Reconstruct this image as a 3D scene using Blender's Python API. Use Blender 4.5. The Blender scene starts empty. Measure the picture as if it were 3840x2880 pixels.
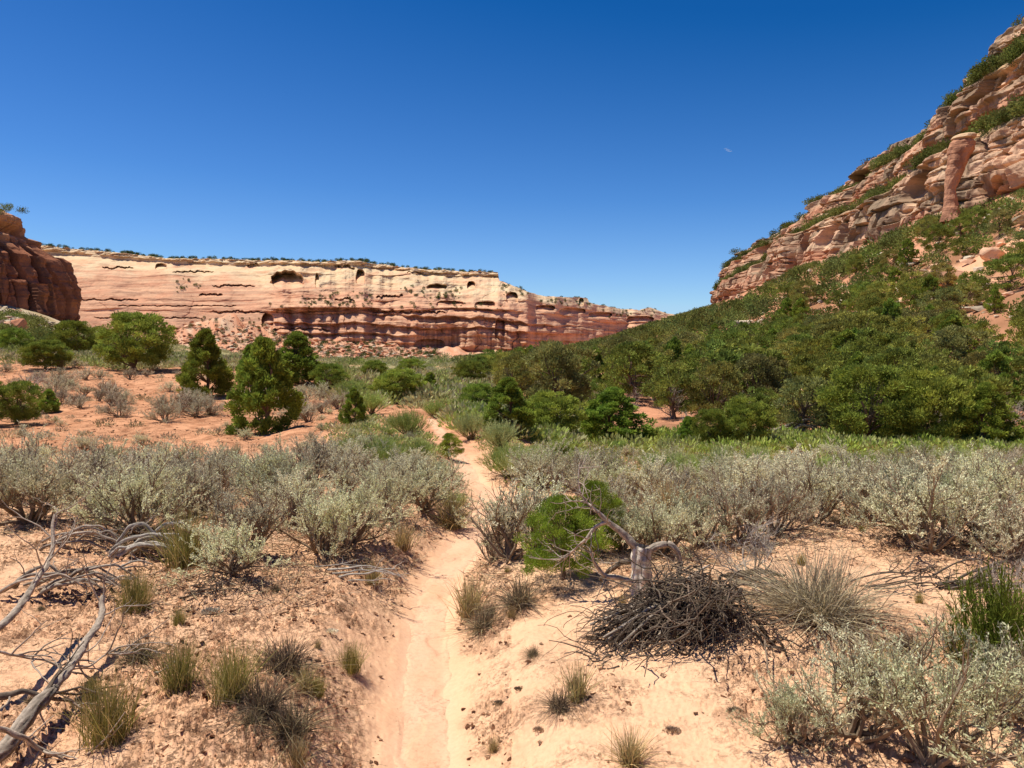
import bpy, bmesh, math, random
import numpy as np
from mathutils import Vector

# ------------------------------------------------------------------ camera, sky, sun
S = bpy.context.scene
COL = S.collection
F = 804.0
PITCH = math.atan(32/804.0)
CAMZ = 1.65
cam = bpy.data.cameras.new("camera"); camo = bpy.data.objects.new("camera", cam); COL.objects.link(camo)
cam.sensor_width = 36; cam.lens = F/1024*36; cam.clip_start = 0.05; cam.clip_end = 6000
camo.location = (0, 0, CAMZ); camo.rotation_euler = (math.pi/2-PITCH, 0, 0)
S.camera = camo

SUN_EL = math.radians(69); SUN_DIR2 = Vector((-1.0, 0.18)).normalized()
w = bpy.data.worlds.new("World"); S.world = w; w.use_nodes = True
nt = w.node_tree; nt.nodes.clear()
sky = nt.nodes.new("ShaderNodeTexSky"); sky.sky_type = 'NISHITA'; sky.sun_disc = False
sky.sun_elevation = SUN_EL; sky.sun_rotation = math.atan2(SUN_DIR2.x, SUN_DIR2.y)
sky.altitude = 1600; sky.air_density = 1.0; sky.dust_density = 0.1; sky.ozone_density = 3.0
sep = nt.nodes.new("ShaderNodeSeparateColor"); cmb = nt.nodes.new("ShaderNodeCombineColor")
CURVES = ([(0,0),(.10,.004),(.15,.007),(.262,.089),(.578,.413),(1,.62)], [(0,0),(.16,.06),(.258,.107),(.429,.279),(.753,.658),(1,.79)], [(0,0),(.30,.26),(.485,.392),(.701,.701),(.847,.90),(1,.95)])
for ci, pts_ in enumerate(CURVES):
    m1 = nt.nodes.new("ShaderNodeMath"); m1.operation = 'MULTIPLY'; m1.inputs[1].default_value = .125
    fc = nt.nodes.new("ShaderNodeFloatCurve"); cu = fc.mapping.curves[0]
    cu.points[0].location = pts_[0]; cu.points[1].location = pts_[-1]
    for q in pts_[1:-1]: cu.points.new(*q)
    for q in cu.points: q.handle_type = 'VECTOR'
    fc.mapping.update()
    m3 = nt.nodes.new("ShaderNodeMath"); m3.operation = 'MULTIPLY'; m3.inputs[1].default_value = 8.0
    nt.links.new(sep.outputs[ci], m1.inputs[0]); nt.links.new(m1.outputs[0], fc.inputs['Value']); nt.links.new(fc.outputs[0], m3.inputs[0]); nt.links.new(m3.outputs[0], cmb.inputs[ci])
bg = nt.nodes.new("ShaderNodeBackground"); bg.inputs[1].default_value = 0.105
wo = nt.nodes.new("ShaderNodeOutputWorld")
nt.links.new(sky.outputs[0], sep.inputs[0]); nt.links.new(cmb.outputs[0], bg.inputs[0]); nt.links.new(bg.outputs[0], wo.inputs[0])
sl = bpy.data.lights.new("sun", 'SUN'); sl.energy = 4.9; sl.angle = math.radians(0.5); sl.color = (1.0, 0.95, 0.85)
so = bpy.data.objects.new("sun", sl); COL.objects.link(so)
sd = Vector((SUN_DIR2.x*math.cos(SUN_EL), SUN_DIR2.y*math.cos(SUN_EL), math.sin(SUN_EL)))
so.rotation_euler = sd.to_track_quat('Z', 'Y').to_euler(); so.location = sd*200
S.view_settings.view_transform = 'Standard'; S.view_settings.look = 'None'
S.view_settings.exposure = 0.25; S.view_settings.gamma = 1.0
S.cycles.max_bounces = 5; S.cycles.diffuse_bounces = 3; S.cycles.transparent_max_bounces = 6

# ------------------------------------------------------------------ noise
def _h(ix, iy, iz, seed):
    n = (ix.astype(np.int64)*73856093) ^ (iy.astype(np.int64)*19349663) ^ (iz.astype(np.int64)*83492791) ^ (seed*2654435761 & 0x7fffffff)
    n = (n ^ (n >> 13)) * 1274126177
    n = n & 0x7fffffff
    n = (n ^ (n >> 16)) * 668265263 & 0x7fffffff
    return ((n >> 8) & 0xffff)/65535.0
def hsh(i, seed=0):
    i = np.asarray(np.floor(i)); z = np.zeros_like(i); return _h(i, z, z, seed)
def n2(x, y, seed=0):
    xi = np.floor(x); yi = np.floor(y); fx = x-xi; fy = y-yi
    z = np.zeros(1)
    u = fx*fx*fx*(fx*(fx*6-15)+10); v = fy*fy*fy*(fy*(fy*6-15)+10)
    def g(dx, dy):
        a = _h(xi+dx, yi+dy, z, seed)*6.2832
        return np.cos(a)*(fx-dx)+np.sin(a)*(fy-dy)
    return ((g(0,0)*(1-u)+g(1,0)*u)*(1-v)+(g(0,1)*(1-u)+g(1,1)*u)*v)*1.5
def n3(x, y, z, seed=0):
    xi = np.floor(x); yi = np.floor(y); zi = np.floor(z); fx = x-xi; fy = y-yi; fz = z-zi
    u = fx*fx*(3-2*fx); v = fy*fy*(3-2*fy); t = fz*fz*(3-2*fz)
    def h(a, b, c): return _h(xi+a, yi+b, zi+c, seed)
    l = lambda a, b, k: a+(b-a)*k
    return l(l(l(h(0,0,0),h(1,0,0),u),l(h(0,1,0),h(1,1,0),u),v), l(l(h(0,0,1),h(1,0,1),u),l(h(0,1,1),h(1,1,1),u),v), t)*2-1
def fbm2(x, y, o=4, seed=0, gain=.5):
    r = 0; a = 1; s = 0
    for i in range(o):
        r = r+a*n2(x, y, seed+i*7); s += a; a *= gain
        x, y = x*1.62-y*1.18+3.1, x*1.18+y*1.62+7.7
    return r/s*1.3
def fbm3(x, y, z, o=4, seed=0, gain=.5):
    r = 0; a = 1; s = 0
    for i in range(o):
        r = r+a*n3(x, y, z, seed+i*7); s += a; a *= gain
        x, y, z = x*2.03+1.7, y*2.03+9.2, z*2.03+4.4
    return r/s*1.3
def sstep(a, b, x):
    t = np.clip((x-a)/(b-a), 0, 1); return t*t*(3-2*t)
def lin(r, g, b, k=1.0):
    f = lambda c: ((c/255+.055)/1.055)**2.4 if c > 10 else c/255/12.92
    return np.array([f(r)*k, f(g)*k, f(b)*k])
def mix(a, b, t):
    t = np.asarray(t)[..., None]; return a*(1-t)+b*t

# ------------------------------------------------------------------ mesh + materials
def mesh_np(name, V, Fc, C=None, mat=None, smooth=False, parent=None, link=True):
    V = np.ascontiguousarray(V, dtype=np.float32).reshape(-1, 3); Fc = np.ascontiguousarray(Fc, dtype=np.int32)
    me = bpy.data.meshes.new(name)
    n, k = Fc.shape
    me.vertices.add(len(V)); me.vertices.foreach_set("co", V.ravel())
    me.loops.add(n*k); me.loops.foreach_set("vertex_index", Fc.ravel())
    me.polygons.add(n); me.polygons.foreach_set("loop_start", np.arange(0, n*k, k, dtype=np.int32))
    me.polygons.foreach_set("loop_total", np.full(n, k, dtype=np.int32))
    me.polygons.foreach_set("use_smooth", np.full(n, smooth, dtype=bool))
    if C is not None:
        C = np.asarray(C, dtype=np.float32); C = C.reshape(-1, C.shape[-1]); C4 = C if C.shape[1] == 4 else np.hstack([C, np.ones((len(C), 1), np.float32)])
        at = me.color_attributes.new("Col", 'FLOAT_COLOR', 'POINT')
        at.data.foreach_set("color", C4.astype(np.float32).ravel())
    me.update(calc_edges=True)
    if mat: me.materials.append(mat)
    if not link: return me
    o = bpy.data.objects.new(name, me); COL.objects.link(o)
    if parent: o.parent = parent
    return o
def tris_of_quads(Q): return np.vstack([Q[:, [0,1,2]], Q[:, [0,2,3]]])
def grid_faces(a, b, wrap=False):
    i = np.arange(a-1)[:, None]; j = np.arange(b if wrap else b-1)[None, :]; j2 = (j+1) % b
    return np.stack([i*b+j, i*b+j2, (i+1)*b+j2, (i+1)*b+j], -1).reshape(-1, 4)

def mat_col(name, scale=0, bump=0.0, bdist=0.02, transl=0.0, rnd=0.0, var=0.0, rough=1.0, spec=0.0, fine=0, huevar=0.0):
    m = bpy.data.materials.new(name); m.use_nodes = True; t = m.node_tree; t.nodes.clear(); N = t.nodes.new; L = t.links.new
    out = N("ShaderNodeOutputMaterial"); b = N("ShaderNodeBsdfPrincipled")
    b.inputs['Roughness'].default_value = rough; b.inputs['Specular IOR Level'].default_value = spec
    a = N("ShaderNodeAttribute"); a.attribute_name = "Col"; c = a.outputs['Color']
    if scale:
        tc = N("ShaderNodeTexCoord"); nz = N("ShaderNodeTexNoise"); nz.inputs['Scale'].default_value = scale; nz.inputs['Detail'].default_value = 6; nz.inputs['Roughness'].default_value = .65
        L(tc.outputs['Object'], nz.inputs['Vector'])
        if var:
            mr = N("ShaderNodeMapRange"); mr.inputs[1].default_value = .25; mr.inputs[2].default_value = .75; mr.inputs[3].default_value = 1-var; mr.inputs[4].default_value = 1+var
            L(nz.outputs['Fac'], mr.inputs[0]); mx = N("ShaderNodeVectorMath"); mx.operation = 'SCALE'
            L(c, mx.inputs[0]); L(mr.outputs[0], mx.inputs['Scale']); c = mx.outputs[0]
        if bump:
            bp = N("ShaderNodeBump"); bp.inputs['Strength'].default_value = bump; bp.inputs['Distance'].default_value = bdist
            L(nz.outputs['Fac'], bp.inputs['Height']); L(bp.outputs[0], b.inputs['Normal'])
    if rnd:
        oi = N("ShaderNodeObjectInfo"); h2 = N("ShaderNodeHueSaturation")
        mr = N("ShaderNodeMapRange"); mr.inputs[3].default_value = 1-rnd; mr.inputs[4].default_value = 1+rnd; L(oi.outputs['Random'], mr.inputs[0]); L(mr.outputs[0], h2.inputs['Value'])
        m3 = N("ShaderNodeMath"); m3.operation = 'MULTIPLY'; m3.inputs[1].default_value = 7.31; L(oi.outputs['Random'], m3.inputs[0])
        m4 = N("ShaderNodeMath"); m4.operation = 'FRACT'; L(m3.outputs[0], m4.inputs[0])
        m5 = N("ShaderNodeMapRange"); m5.inputs[3].default_value = .5-huevar; m5.inputs[4].default_value = .5+huevar; L(m4.outputs[0], m5.inputs[0]); L(m5.outputs[0], h2.inputs['Hue'])
        L(c, h2.inputs['Color']); c = h2.outputs[0]
    L(c, b.inputs['Base Color'])
    if transl:
        tr = N("ShaderNodeBsdfTranslucent"); L(c, tr.inputs[0]); ms = N("ShaderNodeMixShader"); ms.inputs[0].default_value = transl
        L(b.outputs[0], ms.inputs[1]); L(tr.outputs[0], ms.inputs[2]); L(ms.outputs[0], out.inputs[0])
    else: L(b.outputs[0], out.inputs[0])
    return m
M_ground = mat_col("sandy_soil", 45, .35, .012, var=.10)
def crust(m, sc1=34, sc2=95):
    """dark lichen crust flecks and crumbs where the soil carries them (mask in the attribute's alpha)"""
    t = m.node_tree; N = t.nodes.new; L = t.links.new
    b = [n for n in t.nodes if n.type == 'BSDF_PRINCIPLED'][0]; a = [n for n in t.nodes if n.type == 'ATTRIBUTE'][0]
    src = b.inputs['Base Color'].links[0].from_socket; tc = N("ShaderNodeTexCoord"); hs_ = []
    for sc, lo, hi, k in ((sc1, .53, .62, .62), (sc2, .56, .64, .5)):
        nz = N("ShaderNodeTexNoise"); nz.inputs['Scale'].default_value = sc; nz.inputs['Detail'].default_value = 7; nz.inputs['Roughness'].default_value = .7; nz.inputs['Distortion'].default_value = .4
        L(tc.outputs['Object'], nz.inputs['Vector']); mr = N("ShaderNodeMapRange"); mr.inputs[1].default_value = lo; mr.inputs[2].default_value = hi; mr.inputs[4].default_value = k; L(nz.outputs['Fac'], mr.inputs[0])
        mm = N("ShaderNodeMath"); mm.operation = 'MULTIPLY'; L(mr.outputs[0], mm.inputs[0]); L(a.outputs['Alpha'], mm.inputs[1])
        mx = N("ShaderNodeMix"); mx.data_type = 'RGBA'; L(mm.outputs[0], mx.inputs[0]); L(src, mx.inputs[6]); mx.inputs[7].default_value = (.19,.085,.045,1); src = mx.outputs[2]; hs_.append(mm.outputs[0])
    L(src, b.inputs['Base Color'])
    ad = N("ShaderNodeMath"); ad.operation = 'ADD'; L(hs_[0], ad.inputs[0]); L(hs_[1], ad.inputs[1])
    bp = N("ShaderNodeBump"); bp.inputs['Strength'].default_value = 1; bp.inputs['Distance'].default_value = .012; L(ad.outputs[0], bp.inputs['Height'])
    L(b.inputs['Normal'].links[0].from_socket, bp.inputs['Normal']); L(bp.outputs[0], b.inputs['Normal'])
crust(M_ground); crust(M_ground, 5, 14)
M_trail = mat_col("trodden_sand", 30, .5, .012, var=.06)
M_rock = mat_col("sandstone", .9, .6, .5, var=.16)
M_rockfar = mat_col("far_sandstone", .35, .6, 1.2, var=.13)
M_boulder = mat_col("boulder_rock", 2.5, .5, .08, var=.2, rnd=.12)
M_leaf = mat_col("leaf", transl=.25, rnd=.30, huevar=.012)
M_jun = mat_col("juniper_leaf", transl=.28, rnd=.2, huevar=.018)
M_wood = mat_col("weathered_wood", 60, .8, .006, var=.4)
M_twig = mat_col("twig", rnd=.1)
M_grass = mat_col("grass_blade", transl=.25, rnd=.12, huevar=.01)

def tag(o, label=None, cat=None, group=None, kind=None):
    if label: o['label'] = label
    if cat: o['category'] = cat
    if group: o['group'] = group
    if kind: o['kind'] = kind
    return o
def empty(name, loc=(0,0,0)):
    o = bpy.data.objects.new(name, None); o.empty_display_size = .1; COL.objects.link(o); o.location = loc; return o

# ------------------------------------------------------------------ projection
cp, sp = math.cos(PITCH), math.sin(PITCH)
def ray(px, row):
    a = (np.asarray(px, float)-512)/F; b = (384-np.asarray(row, float))/F
    return a, cp+b*sp, -sp+b*cp
def at(px, row, Y):
    a, dy, dz = ray(px, row); s = Y/dy
    return np.array([a*s, Y+0*s, CAMZ+dz*s])

# ------------------------------------------------------------------ terrain
CP = []
for th in (-60, -30, 0, 30, 60):
    for r in (.6, 1.6, 3.2):
        CP.append((r*math.sin(math.radians(th)), r*math.cos(math.radians(th)), 0.02 if abs(th) > 20 else 0))
def cpz(px, Y, z): a, dy, dz = ray(px, 352); CP.append((a*Y/dy, Y, z))
def cpr(px, row, Y): p = at(px, row, Y); CP.append(tuple(p))
for px in (-150, 60, 250, 420, 600, 800, 1000, 1200):
    cpz(px, 6.0, [.12, .14, .12, 0, .08, .12, .1, .1][[-150,60,250,420,600,800,1000,1200].index(px)])
    cpz(px, 10.0, -.18 if px < 300 else .02 if px < 500 else -.22)
for px in (60, 250): cpz(px, 13.5, -.30)
for px in (600, 712, 860, 1018, 1200): cpz(px, 14.5, -.58); cpr(px, 449, 20.5)
for px in (-200, 0, 150, 300): cpr(px, 424, 20); cpr(px, 390 - (px < 50)*3, 30); cpr(px, 368-(px<100)*4, 44)
for px, row in ((-200,352),(0,352),(80,355),(200,361)): cpr(px, row, 70)
for px, row in ((-200,300),(0,316),(45,325),(75,334),(100,345),(140,352),(200,358)): cpr(px, row, 150)
for px, row in ((-200,290),(0,300),(80,330)): cpr(px, row, 200)
for px in (350, 440): cpr(px, 428, 17); cpr(px, 395, 32); cpr(px, 377, 60); cpr(px, 367, 120)
cpr(520, 441, 18); cpr(520, 412, 30); cpr(520, 382, 60); cpr(520, 366, 130); cpr(520, 358, 330)
cpr(440, 362, 330)
cpr(600, 433, 26); cpr(600, 393, 50); cpr(600, 370, 120); cpr(600, 340, 340); cpr(560, 349, 340)
cpr(712, 436, 25); cpr(712, 385, 55); cpr(712, 343, 150); cpr(712, 310, 333); cpr(650, 330, 340)
cpr(860, 434, 25); cpr(860, 372, 50); cpr(860, 305, 110); cpr(860, 247, 189)
cpr(790, 276, 240); cpr(790, 340, 110)
cpr(1018, 434, 25); cpr(1018, 345, 48); cpr(1018, 262, 88); cpr(1018, 190, 131)
cpr(1200, 430, 25); cpr(1200, 300, 50); cpr(1200, 110, 97)
for px, row in ((60,357),(160,358),(300,360),(450,361),(560,359)): cpr(px, row, 540)
for px in (60,160,300,450,560): cpz(px, 720, -1)
for px in (100, 300, 500, 650): cpz(px, 900, 2); cpz(px, 1700, 0)
cpz(650, 600, 0); cpz(-200, 600, 20); cpz(900, 500, 40); cpz(1200, 300, 60); cpz(-200,1500,20); cpz(1200,1500,60)
CP = np.array(CP)
def uv(x, y):
    r = np.hypot(x, y); th = np.clip(np.arctan2(x, np.maximum(y, 1e-3)), -.95, .95)
    return th*2.6, np.log(r+3.0), r
_u, _v, _r = uv(CP[:,0], CP[:,1])
def _phi(u, v): return np.sqrt((u[:,None]-_u[None])**2+(v[:,None]-_v[None])**2+.14**2)
_n = len(CP)
A = np.zeros((_n+3, _n+3)); A[:_n,:_n] = _phi(_u, _v) - np.eye(_n)*2e-3
Pm = np.stack([np.ones(_n), _u, _v], 1); A[:_n,_n:] = Pm; A[_n:,:_n] = Pm.T
_w = np.linalg.solve(A, np.concatenate([CP[:,2]/(_r+5), np.zeros(3)]))
def H0(x, y):
    x = np.asarray(x, float).ravel(); y = np.asarray(y, float).ravel(); out = np.empty(len(x))
    for k in range(0, len(x), 60000):
        u, v, r = uv(x[k:k+60000], y[k:k+60000])
        out[k:k+60000] = (_phi(u, v)@_w[:_n]+_w[_n]+_w[_n+1]*u+_w[_n+2]*v)*(r+5)
    return out
def hit(px, row, fn=None, y0=1.2, y1=900):
    """where the line of sight through a photo point meets the ground"""
    fn = fn or H0
    Y = np.geomspace(y0, y1, 2500); a, dy, dz = ray(px, row)
    x = a*Y/dy; z = CAMZ+dz*Y/dy; h = fn(x, Y); i = np.argmax(z < h)
    if not (z < h).any(): i = len(Y)-1
    return np.array([x[i], Y[i], h[i]])

TR = [(419,800,31),(421,768,30),(423,720,27),(425,680,24),(427,640,21),(429,600,17.5),(441,570,17),(459,550,17),(470,530,15),(479,510,13),(490,497,12),(491,486,11),(471,476,10.5),(466,467,10.5),(460,452,9),(452,441,10),(441,430,9.5),(434,422,7),(431,417,5)]
tp = np.array([hit(a, b)[:2] for a, b, c in TR]); tw = np.array([0.98*c/F*t[1] for (a,b,c), t in zip(TR, tp)])
tp = np.vstack([[tp[0,0]*1.0+.02, -3], [tp[0,0]+.01, 1.0], tp]); tw = np.concatenate([[.15, .15], tw])
tw = np.maximum(tw, .11)
d = np.r_[0, np.cumsum(np.hypot(*np.diff(tp, axis=0).T))]
dd = np.linspace(0, d[-1], 500)
def _sm(a):
    for _ in range(6): a = np.r_[a[0], (a[:-2]+a[1:-1]*2+a[2:])/4, a[-1]]
    return a
tx, ty, twd = _sm(np.interp(dd, d, tp[:,0])), _sm(np.interp(dd, d, tp[:,1])), _sm(np.interp(dd, d, tw))
def tdist(x, y):
    """signed-less distance from the trail centre divided by its half width"""
    x = np.asarray(x, float).ravel(); y = np.asarray(y, float).ravel()
    out = np.full(len(x), 99.); m = np.where((y < 26) & (y > -4) & (np.abs(x) < 5))[0]
    for k in range(0, len(m), 40000):
        i = m[k:k+40000]; D = np.hypot(x[i][:,None]-tx[None], y[i][:,None]-ty[None]); j = D.argmin(1)
        out[i] = D[np.arange(len(i)), j]/np.maximum(twd[j], .12)
    return out
def H1(x, y, td=None):
    x = np.asarray(x, float).ravel(); y = np.asarray(y, float).ravel(); r = np.hypot(x, y)
    z = H0(x, y)
    if td is None: td = tdist(x, y)
    tdn = td+.5*fbm2(x*2, y*2, 2, 91)
    near = 1-sstep(14, 30, r)
    z += near*(-.022*(1-sstep(.7, 1.5, td)) + .20*sstep(1.0, 5.0, tdn) - .06)
    z += near*.10*fbm2(x/1.3, y/1.3, 3, 5)*sstep(1.2, 3.5, td)
    z += sstep(12, 40, r)*.35*fbm2(x/7, y/7, 4, 15)
    z += sstep(60, 160, r)*1.5*fbm2(x/28, y/28, 4, 25)*(1-.5*sstep(400,600,r))
    q = x/np.maximum(y, 1)*F+512
    T = np.interp(q, [20, 100, 140, 180, 227, 262, 300, 330, 380, 430, 500, 600], [6, 8, 12, 19, 26, 22, 16, 14, 12, 7, 4, 4])+5*n2(x/22, y/60, 37)+2.5*n2(x/8, y/30, 38)
    z += T*np.clip((y-575)/115, 0, 1.15)**1.25*(1+.25*fbm2(x/18, y/18, 3, 35))*(y < 1200)
    return z

# trail mask shared by colours
def micro(x, y, td):
    """crumbly soil crust relief and its mask"""
    r = np.hypot(x, y); off = sstep(1.0, 2.6, td+.35*fbm2(x*5, y*5, 2, 8))
    fade = 1-sstep(9, 20, r)
    patch = sstep(-.35, .45, fbm2(x*1.1, y*1.1, 3, 44)+.25*np.where(x < 0, 1, -.45))
    a = n2(x*11, y*11, 3); b = n2(x*29+a*1.2, y*29, 4); c = n2(x*61, y*61, 6); e = n2(x*110, y*110, 16)
    k = a*.55+b*.95+c*.55+e*.25
    clod = sstep(.22, .55, k)
    pit = sstep(.25, .6, -(n2(x*8, y*8, 77)*.5+b*.6+c*.5))
    base = .007*n2(x*6, y*6, 31)+.004*b+.003*c+.0015*e
    rel = base*(.3+.7*off)+off*fade*patch*(clod*(.016+.010*np.clip(c, -1, 1))+.005*np.clip(a, 0, 1)-pit*.014)
    rel = rel+off*fade*(1-patch)*sstep(.5, .8, k)*.008
    return rel, clod*off*patch, pit*off*patch, patch

c_sand = lin(226, 182, 143); c_crust = lin(160, 104, 72); c_red = lin(206, 148, 110); c_trail = lin(224, 180, 146)
c_duff = lin(150, 108, 80); c_val = lin(150, 148, 106); c_pink = lin(208, 148, 114); c_pale = lin(205, 185, 155)
def ground_colour(x, y, z, td, clod, pit, patch):
    r = np.hypot(x, y); n = x*0
    big = fbm2(x/2.2, y/2.2, 4, 61); big2 = fbm2(x/11, y/11, 4, 62); sm = fbm2(x*3.1, y*3.1, 3, 63)
    C = np.broadcast_to(c_sand, (len(x), 3)).copy()
    C = mix(C, c_red, np.clip(.22+.45*big+.3*sm, 0, .75)*.55)
    C = mix(C, c_crust, np.clip(sstep(.1, .9, clod)*(.30+.5*sstep(-.1,.5,n2(x*19, y*19, 90)))+.25*pit+patch*.06, 0, 1)*(1-.5*sstep(9,20,r)))
    C = mix(C, c_trail, (1-sstep(.5, 1.7, td+.5*sm))*.8)
    # red hillside on the left, mid distance
    C = mix(C, mix(np.broadcast_to(c_red, C.shape), c_crust, np.clip(.3+1.2*sm+.6*big, 0, .9)), sstep(11, 18, r)*.85)
    duff = sstep(17, 26, r)*sstep(-.10, .12, np.arctan2(x, y))
    C = mix(C, mix(np.broadcast_to(c_duff, C.shape), c_pink, np.clip(.35+1.3*big2, 0, 1)), duff*.9)
    C = mix(C, c_pale, np.clip(fbm2(x/5, y/5, 4, 71)*2-.75, 0, .8)*duff*sstep(50, 90, r))
    val = sstep(45, 90, r)*(1-sstep(-.02, .12, np.arctan2(x, y)))*(1-sstep(560, 620, r))
    C = mix(C, mix(np.broadcast_to(c_val, C.shape), c_pink, np.clip(.1+1.1*big2, 0, .6)), val*.9)
    bt = sstep(95, 125, r)*(1-sstep(200, 260, r))*(1-sstep(-.50, -.40, np.arctan2(x, y)))
    C = mix(C, c_pale, bt*np.clip(.45+1.3*fbm2(x/4, y/4, 4, 75), 0, 1))
    C = mix(C, mix(np.broadcast_to(c_pink, C.shape), c_pale, np.clip(.2+fbm2(x/6, y/6, 4, 76), 0, .8)), sstep(560, 620, r))
    # bare sandy scar below the right cliff
    p = SCAR
    for (sx, sy, sr) in p:
        C = mix(C, lin(222, 168, 130), (1-sstep(.6, 1.1, np.hypot(x-sx, (y-sy)*.8)/sr+.4*fbm2(x/6, y/6, 3, 81))))
    return C
def slope_pt(px, row): return hit(px, row, H0, 14)
SCAR = []
for px, row, rr in ((955,278,6.5),(985,266,5.5),(925,292,5),(1010,254,5),(970,290,3.5),(905,300,2),(880,306,2),(790,392,2.5),(640,388,2.0),(985,372,2.5),(820,388,2)):
    q = slope_pt(px, row); SCAR.append((q[0], q[1], rr))

th = np.concatenate([np.linspace(-180, -42, 40)[:-1], np.arange(-42, 42.05, .1), np.linspace(42, 180, 40)[1:]])
rr = np.concatenate([np.geomspace(.25, 2, 30)[:-1], np.geomspace(2, 60, 760)[:-1], np.geomspace(60, 2500, 190)])
R, T = np.meshgrid(rr, np.radians(th), indexing='ij')
gx = (R*np.sin(T)).ravel(); gy = (R*np.cos(T)).ravel(); td = tdist(gx, gy)
gz = H1(gx, gy, td); rel, clod, pit, patch = micro(gx, gy, td)
gc = ground_colour(gx, gy, gz, td, clod, pit, patch)
gz = gz+rel-.016*(1-sstep(.55, .95, td))
_r2 = np.hypot(gx, gy)
msk = sstep(1.1, 2.8, td+.5*fbm2(gx*3, gy*3, 3, 92))*np.clip(.17+.62*patch+.5*fbm2(gx*4, gy*4, 3, 93), .12, 1)*np.where((gx > 0) & (_r2 < 9), .75, 1)
gc = np.concatenate([gc, msk[:,None]], 1)
nr, nth = R.shape
tag(mesh_np("ground", np.stack([gx, gy, gz], 1), grid_faces(nr, nth)[:, ::-1], gc, M_ground, smooth=True), kind='structure')
def H(x, y):
    x = np.atleast_1d(x); y = np.atleast_1d(y); return H1(x, y)
def Hs(x, y): return float(H1(np.array([x]), np.array([y]))[0])

# the trodden trail: a ribbon of its own a few millimetres proud of the soil
na = 900; ds = np.linspace(0, dd[-1], na); cx = np.interp(ds, dd, tx); cy = np.interp(ds, dd, ty); hw = np.interp(ds, dd, twd)
tn = np.stack([np.gradient(cy), -np.gradient(cx)], 1); tn /= np.linalg.norm(tn, axis=1)[:, None]
qq = np.linspace(-1.35, 1.35, 44)
X = cx[:,None]+tn[:,0:1]*hw[:,None]*qq[None]; Y_ = cy[:,None]+tn[:,1:2]*hw[:,None]*qq[None]
X = X.ravel(); Y_ = Y_.ravel(); t2 = tdist(X, Y_); Z = H1(X, Y_, t2)
rel, clod, pit, patch = micro(X, Y_, t2)
Q = np.abs(np.tile(qq, na))
edge = sstep(.8, 1.3, Q+.35*fbm2(X*4, Y_*4, 3, 12)); gcol = ground_colour(X, Y_, Z, t2, clod, pit, patch)
Z = Z+rel+.005*(1-edge)-.012*edge+(.007*np.clip(n2(X*7, Y_*7, 99), 0, 1)-.012*sstep(.25,.4,n2(X*5.5, Y_*3.6, 98)))*(1-edge)
tc = mix(mix(np.broadcast_to(c_trail, (len(X), 3)), lin(214, 166, 130), np.clip(.35+fbm2(X*4, Y_*2, 3, 14), 0, .8)), gcol, sstep(.3, 1.0, Q+.3*fbm2(X*5, Y_*3, 3, 13)))
crust(M_trail)
tc = np.concatenate([tc, (.12+.5*edge+.25*np.clip(fbm2(X*3, Y_*3, 3, 55), 0, 1))[:,None]], 1)
tag(mesh_np("trail", np.stack([X, Y_, Z], 1), grid_faces(na, 44), tc, M_trail, smooth=True), kind='structure')

# ------------------------------------------------------------------ cliffs
def columns(L, z, w_, seed, amp):
    q = L/w_+.9*n2(L/(w_*2.3), z/(w_*1.8), seed)+.25*n2(L/w_, z/6., seed+3); i = np.floor(q); t = q-i
    a = hsh(i, seed); b = np.sqrt(np.clip(1-(2*t-1)**2, 0, 1))
    return amp*((.35+.65*a)*(b-.75)+(hsh(i, seed+9)-.5)*1.1), i, t
def strata(z, L, th_, seed, amp):
    q = z/th_+.5*n2(L/45., z/25., seed)+.12*n2(L/7., z/5, seed+1); i = np.floor(q); t = q-i
    a = hsh(i, seed+5)-.5; b = hsh(i+1, seed+5)-.5
    return amp*(a+(b-a)*sstep(.82, 1, t)), hsh(i, seed+6), t

# --- far mesa (the long banded cliff across the valley)
SKY = [(-20,238),(20,242),(46,246),(70,248),(93,250),(139,255),(170,259),(194,258.5),(259,260.5),(324,262),(350,261),(370,264),(417,268.5),(440,270),(463,271.5),(480,271.5),(498,273),(499.5,282),(509,286),(522,292),(537,296.5),(545,298),(560,298),(587,299),(589,304),(600,306),(620,310),(638,311),(643,309.5),(650,308),(658,311),(666,314),(685,316),(705,318),(740,322)]
sk = np.array(SKY)
ns, nz_ = 1700, 330
px = np.linspace(-15, 735, ns); fr = np.linspace(0, 1, nz_)
Yp = np.interp(px, [-15, 120, 270, 300, 420, 500, 528, 566, 620, 740], [770, 735, 700, 682, 672, 668, 676, 760, 850, 960])
Yp = Yp+14*n2(px/31, px*0, 3)+5*n2(px/9, px*0, 4)*sstep(260, 280, px)
row_v = np.interp(px, [-15,20,46,93,139,194,259,324,370,417,463,498,531,590,640,700,740], [240,242,246,250,254,258,260,261.5,264,268,271.5,273,281,290,300,312,320])
row_t = np.interp(px, sk[:,0], sk[:,1])+.8*fbm2(px/5, px*0+.5, 3, 8)*(px < 640)
bench = sstep(262, 275, px)*(1-sstep(560, 600, px)); 
PX, FR = np.meshgrid(px, fr, indexing='ij'); BN = bench[:,None]+0*FR; YP = Yp[:,None]+0*FR
a_, dy_, dz_ = ray(px, row_t)
z0 = -6.
offA = np.interp(fr, [0,.05,.12,.3,.5,.7,.85,.93,.96,1], [-4,0,5,14,32,56,80,96,97,102])
FB = np.clip(FR+(.030*fbm2(((PX-512)*.87)/38, FR*2, 3, 17)+.015*n2(PX/11, FR*3, 18))*np.sin(np.pi*FR), 0, 1)
_pm = (sstep(398, 412, PX)*(1-sstep(526, 534, PX)))*sstep(.06,.10,FB)*(1-sstep(.24,.27,FB))
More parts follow.
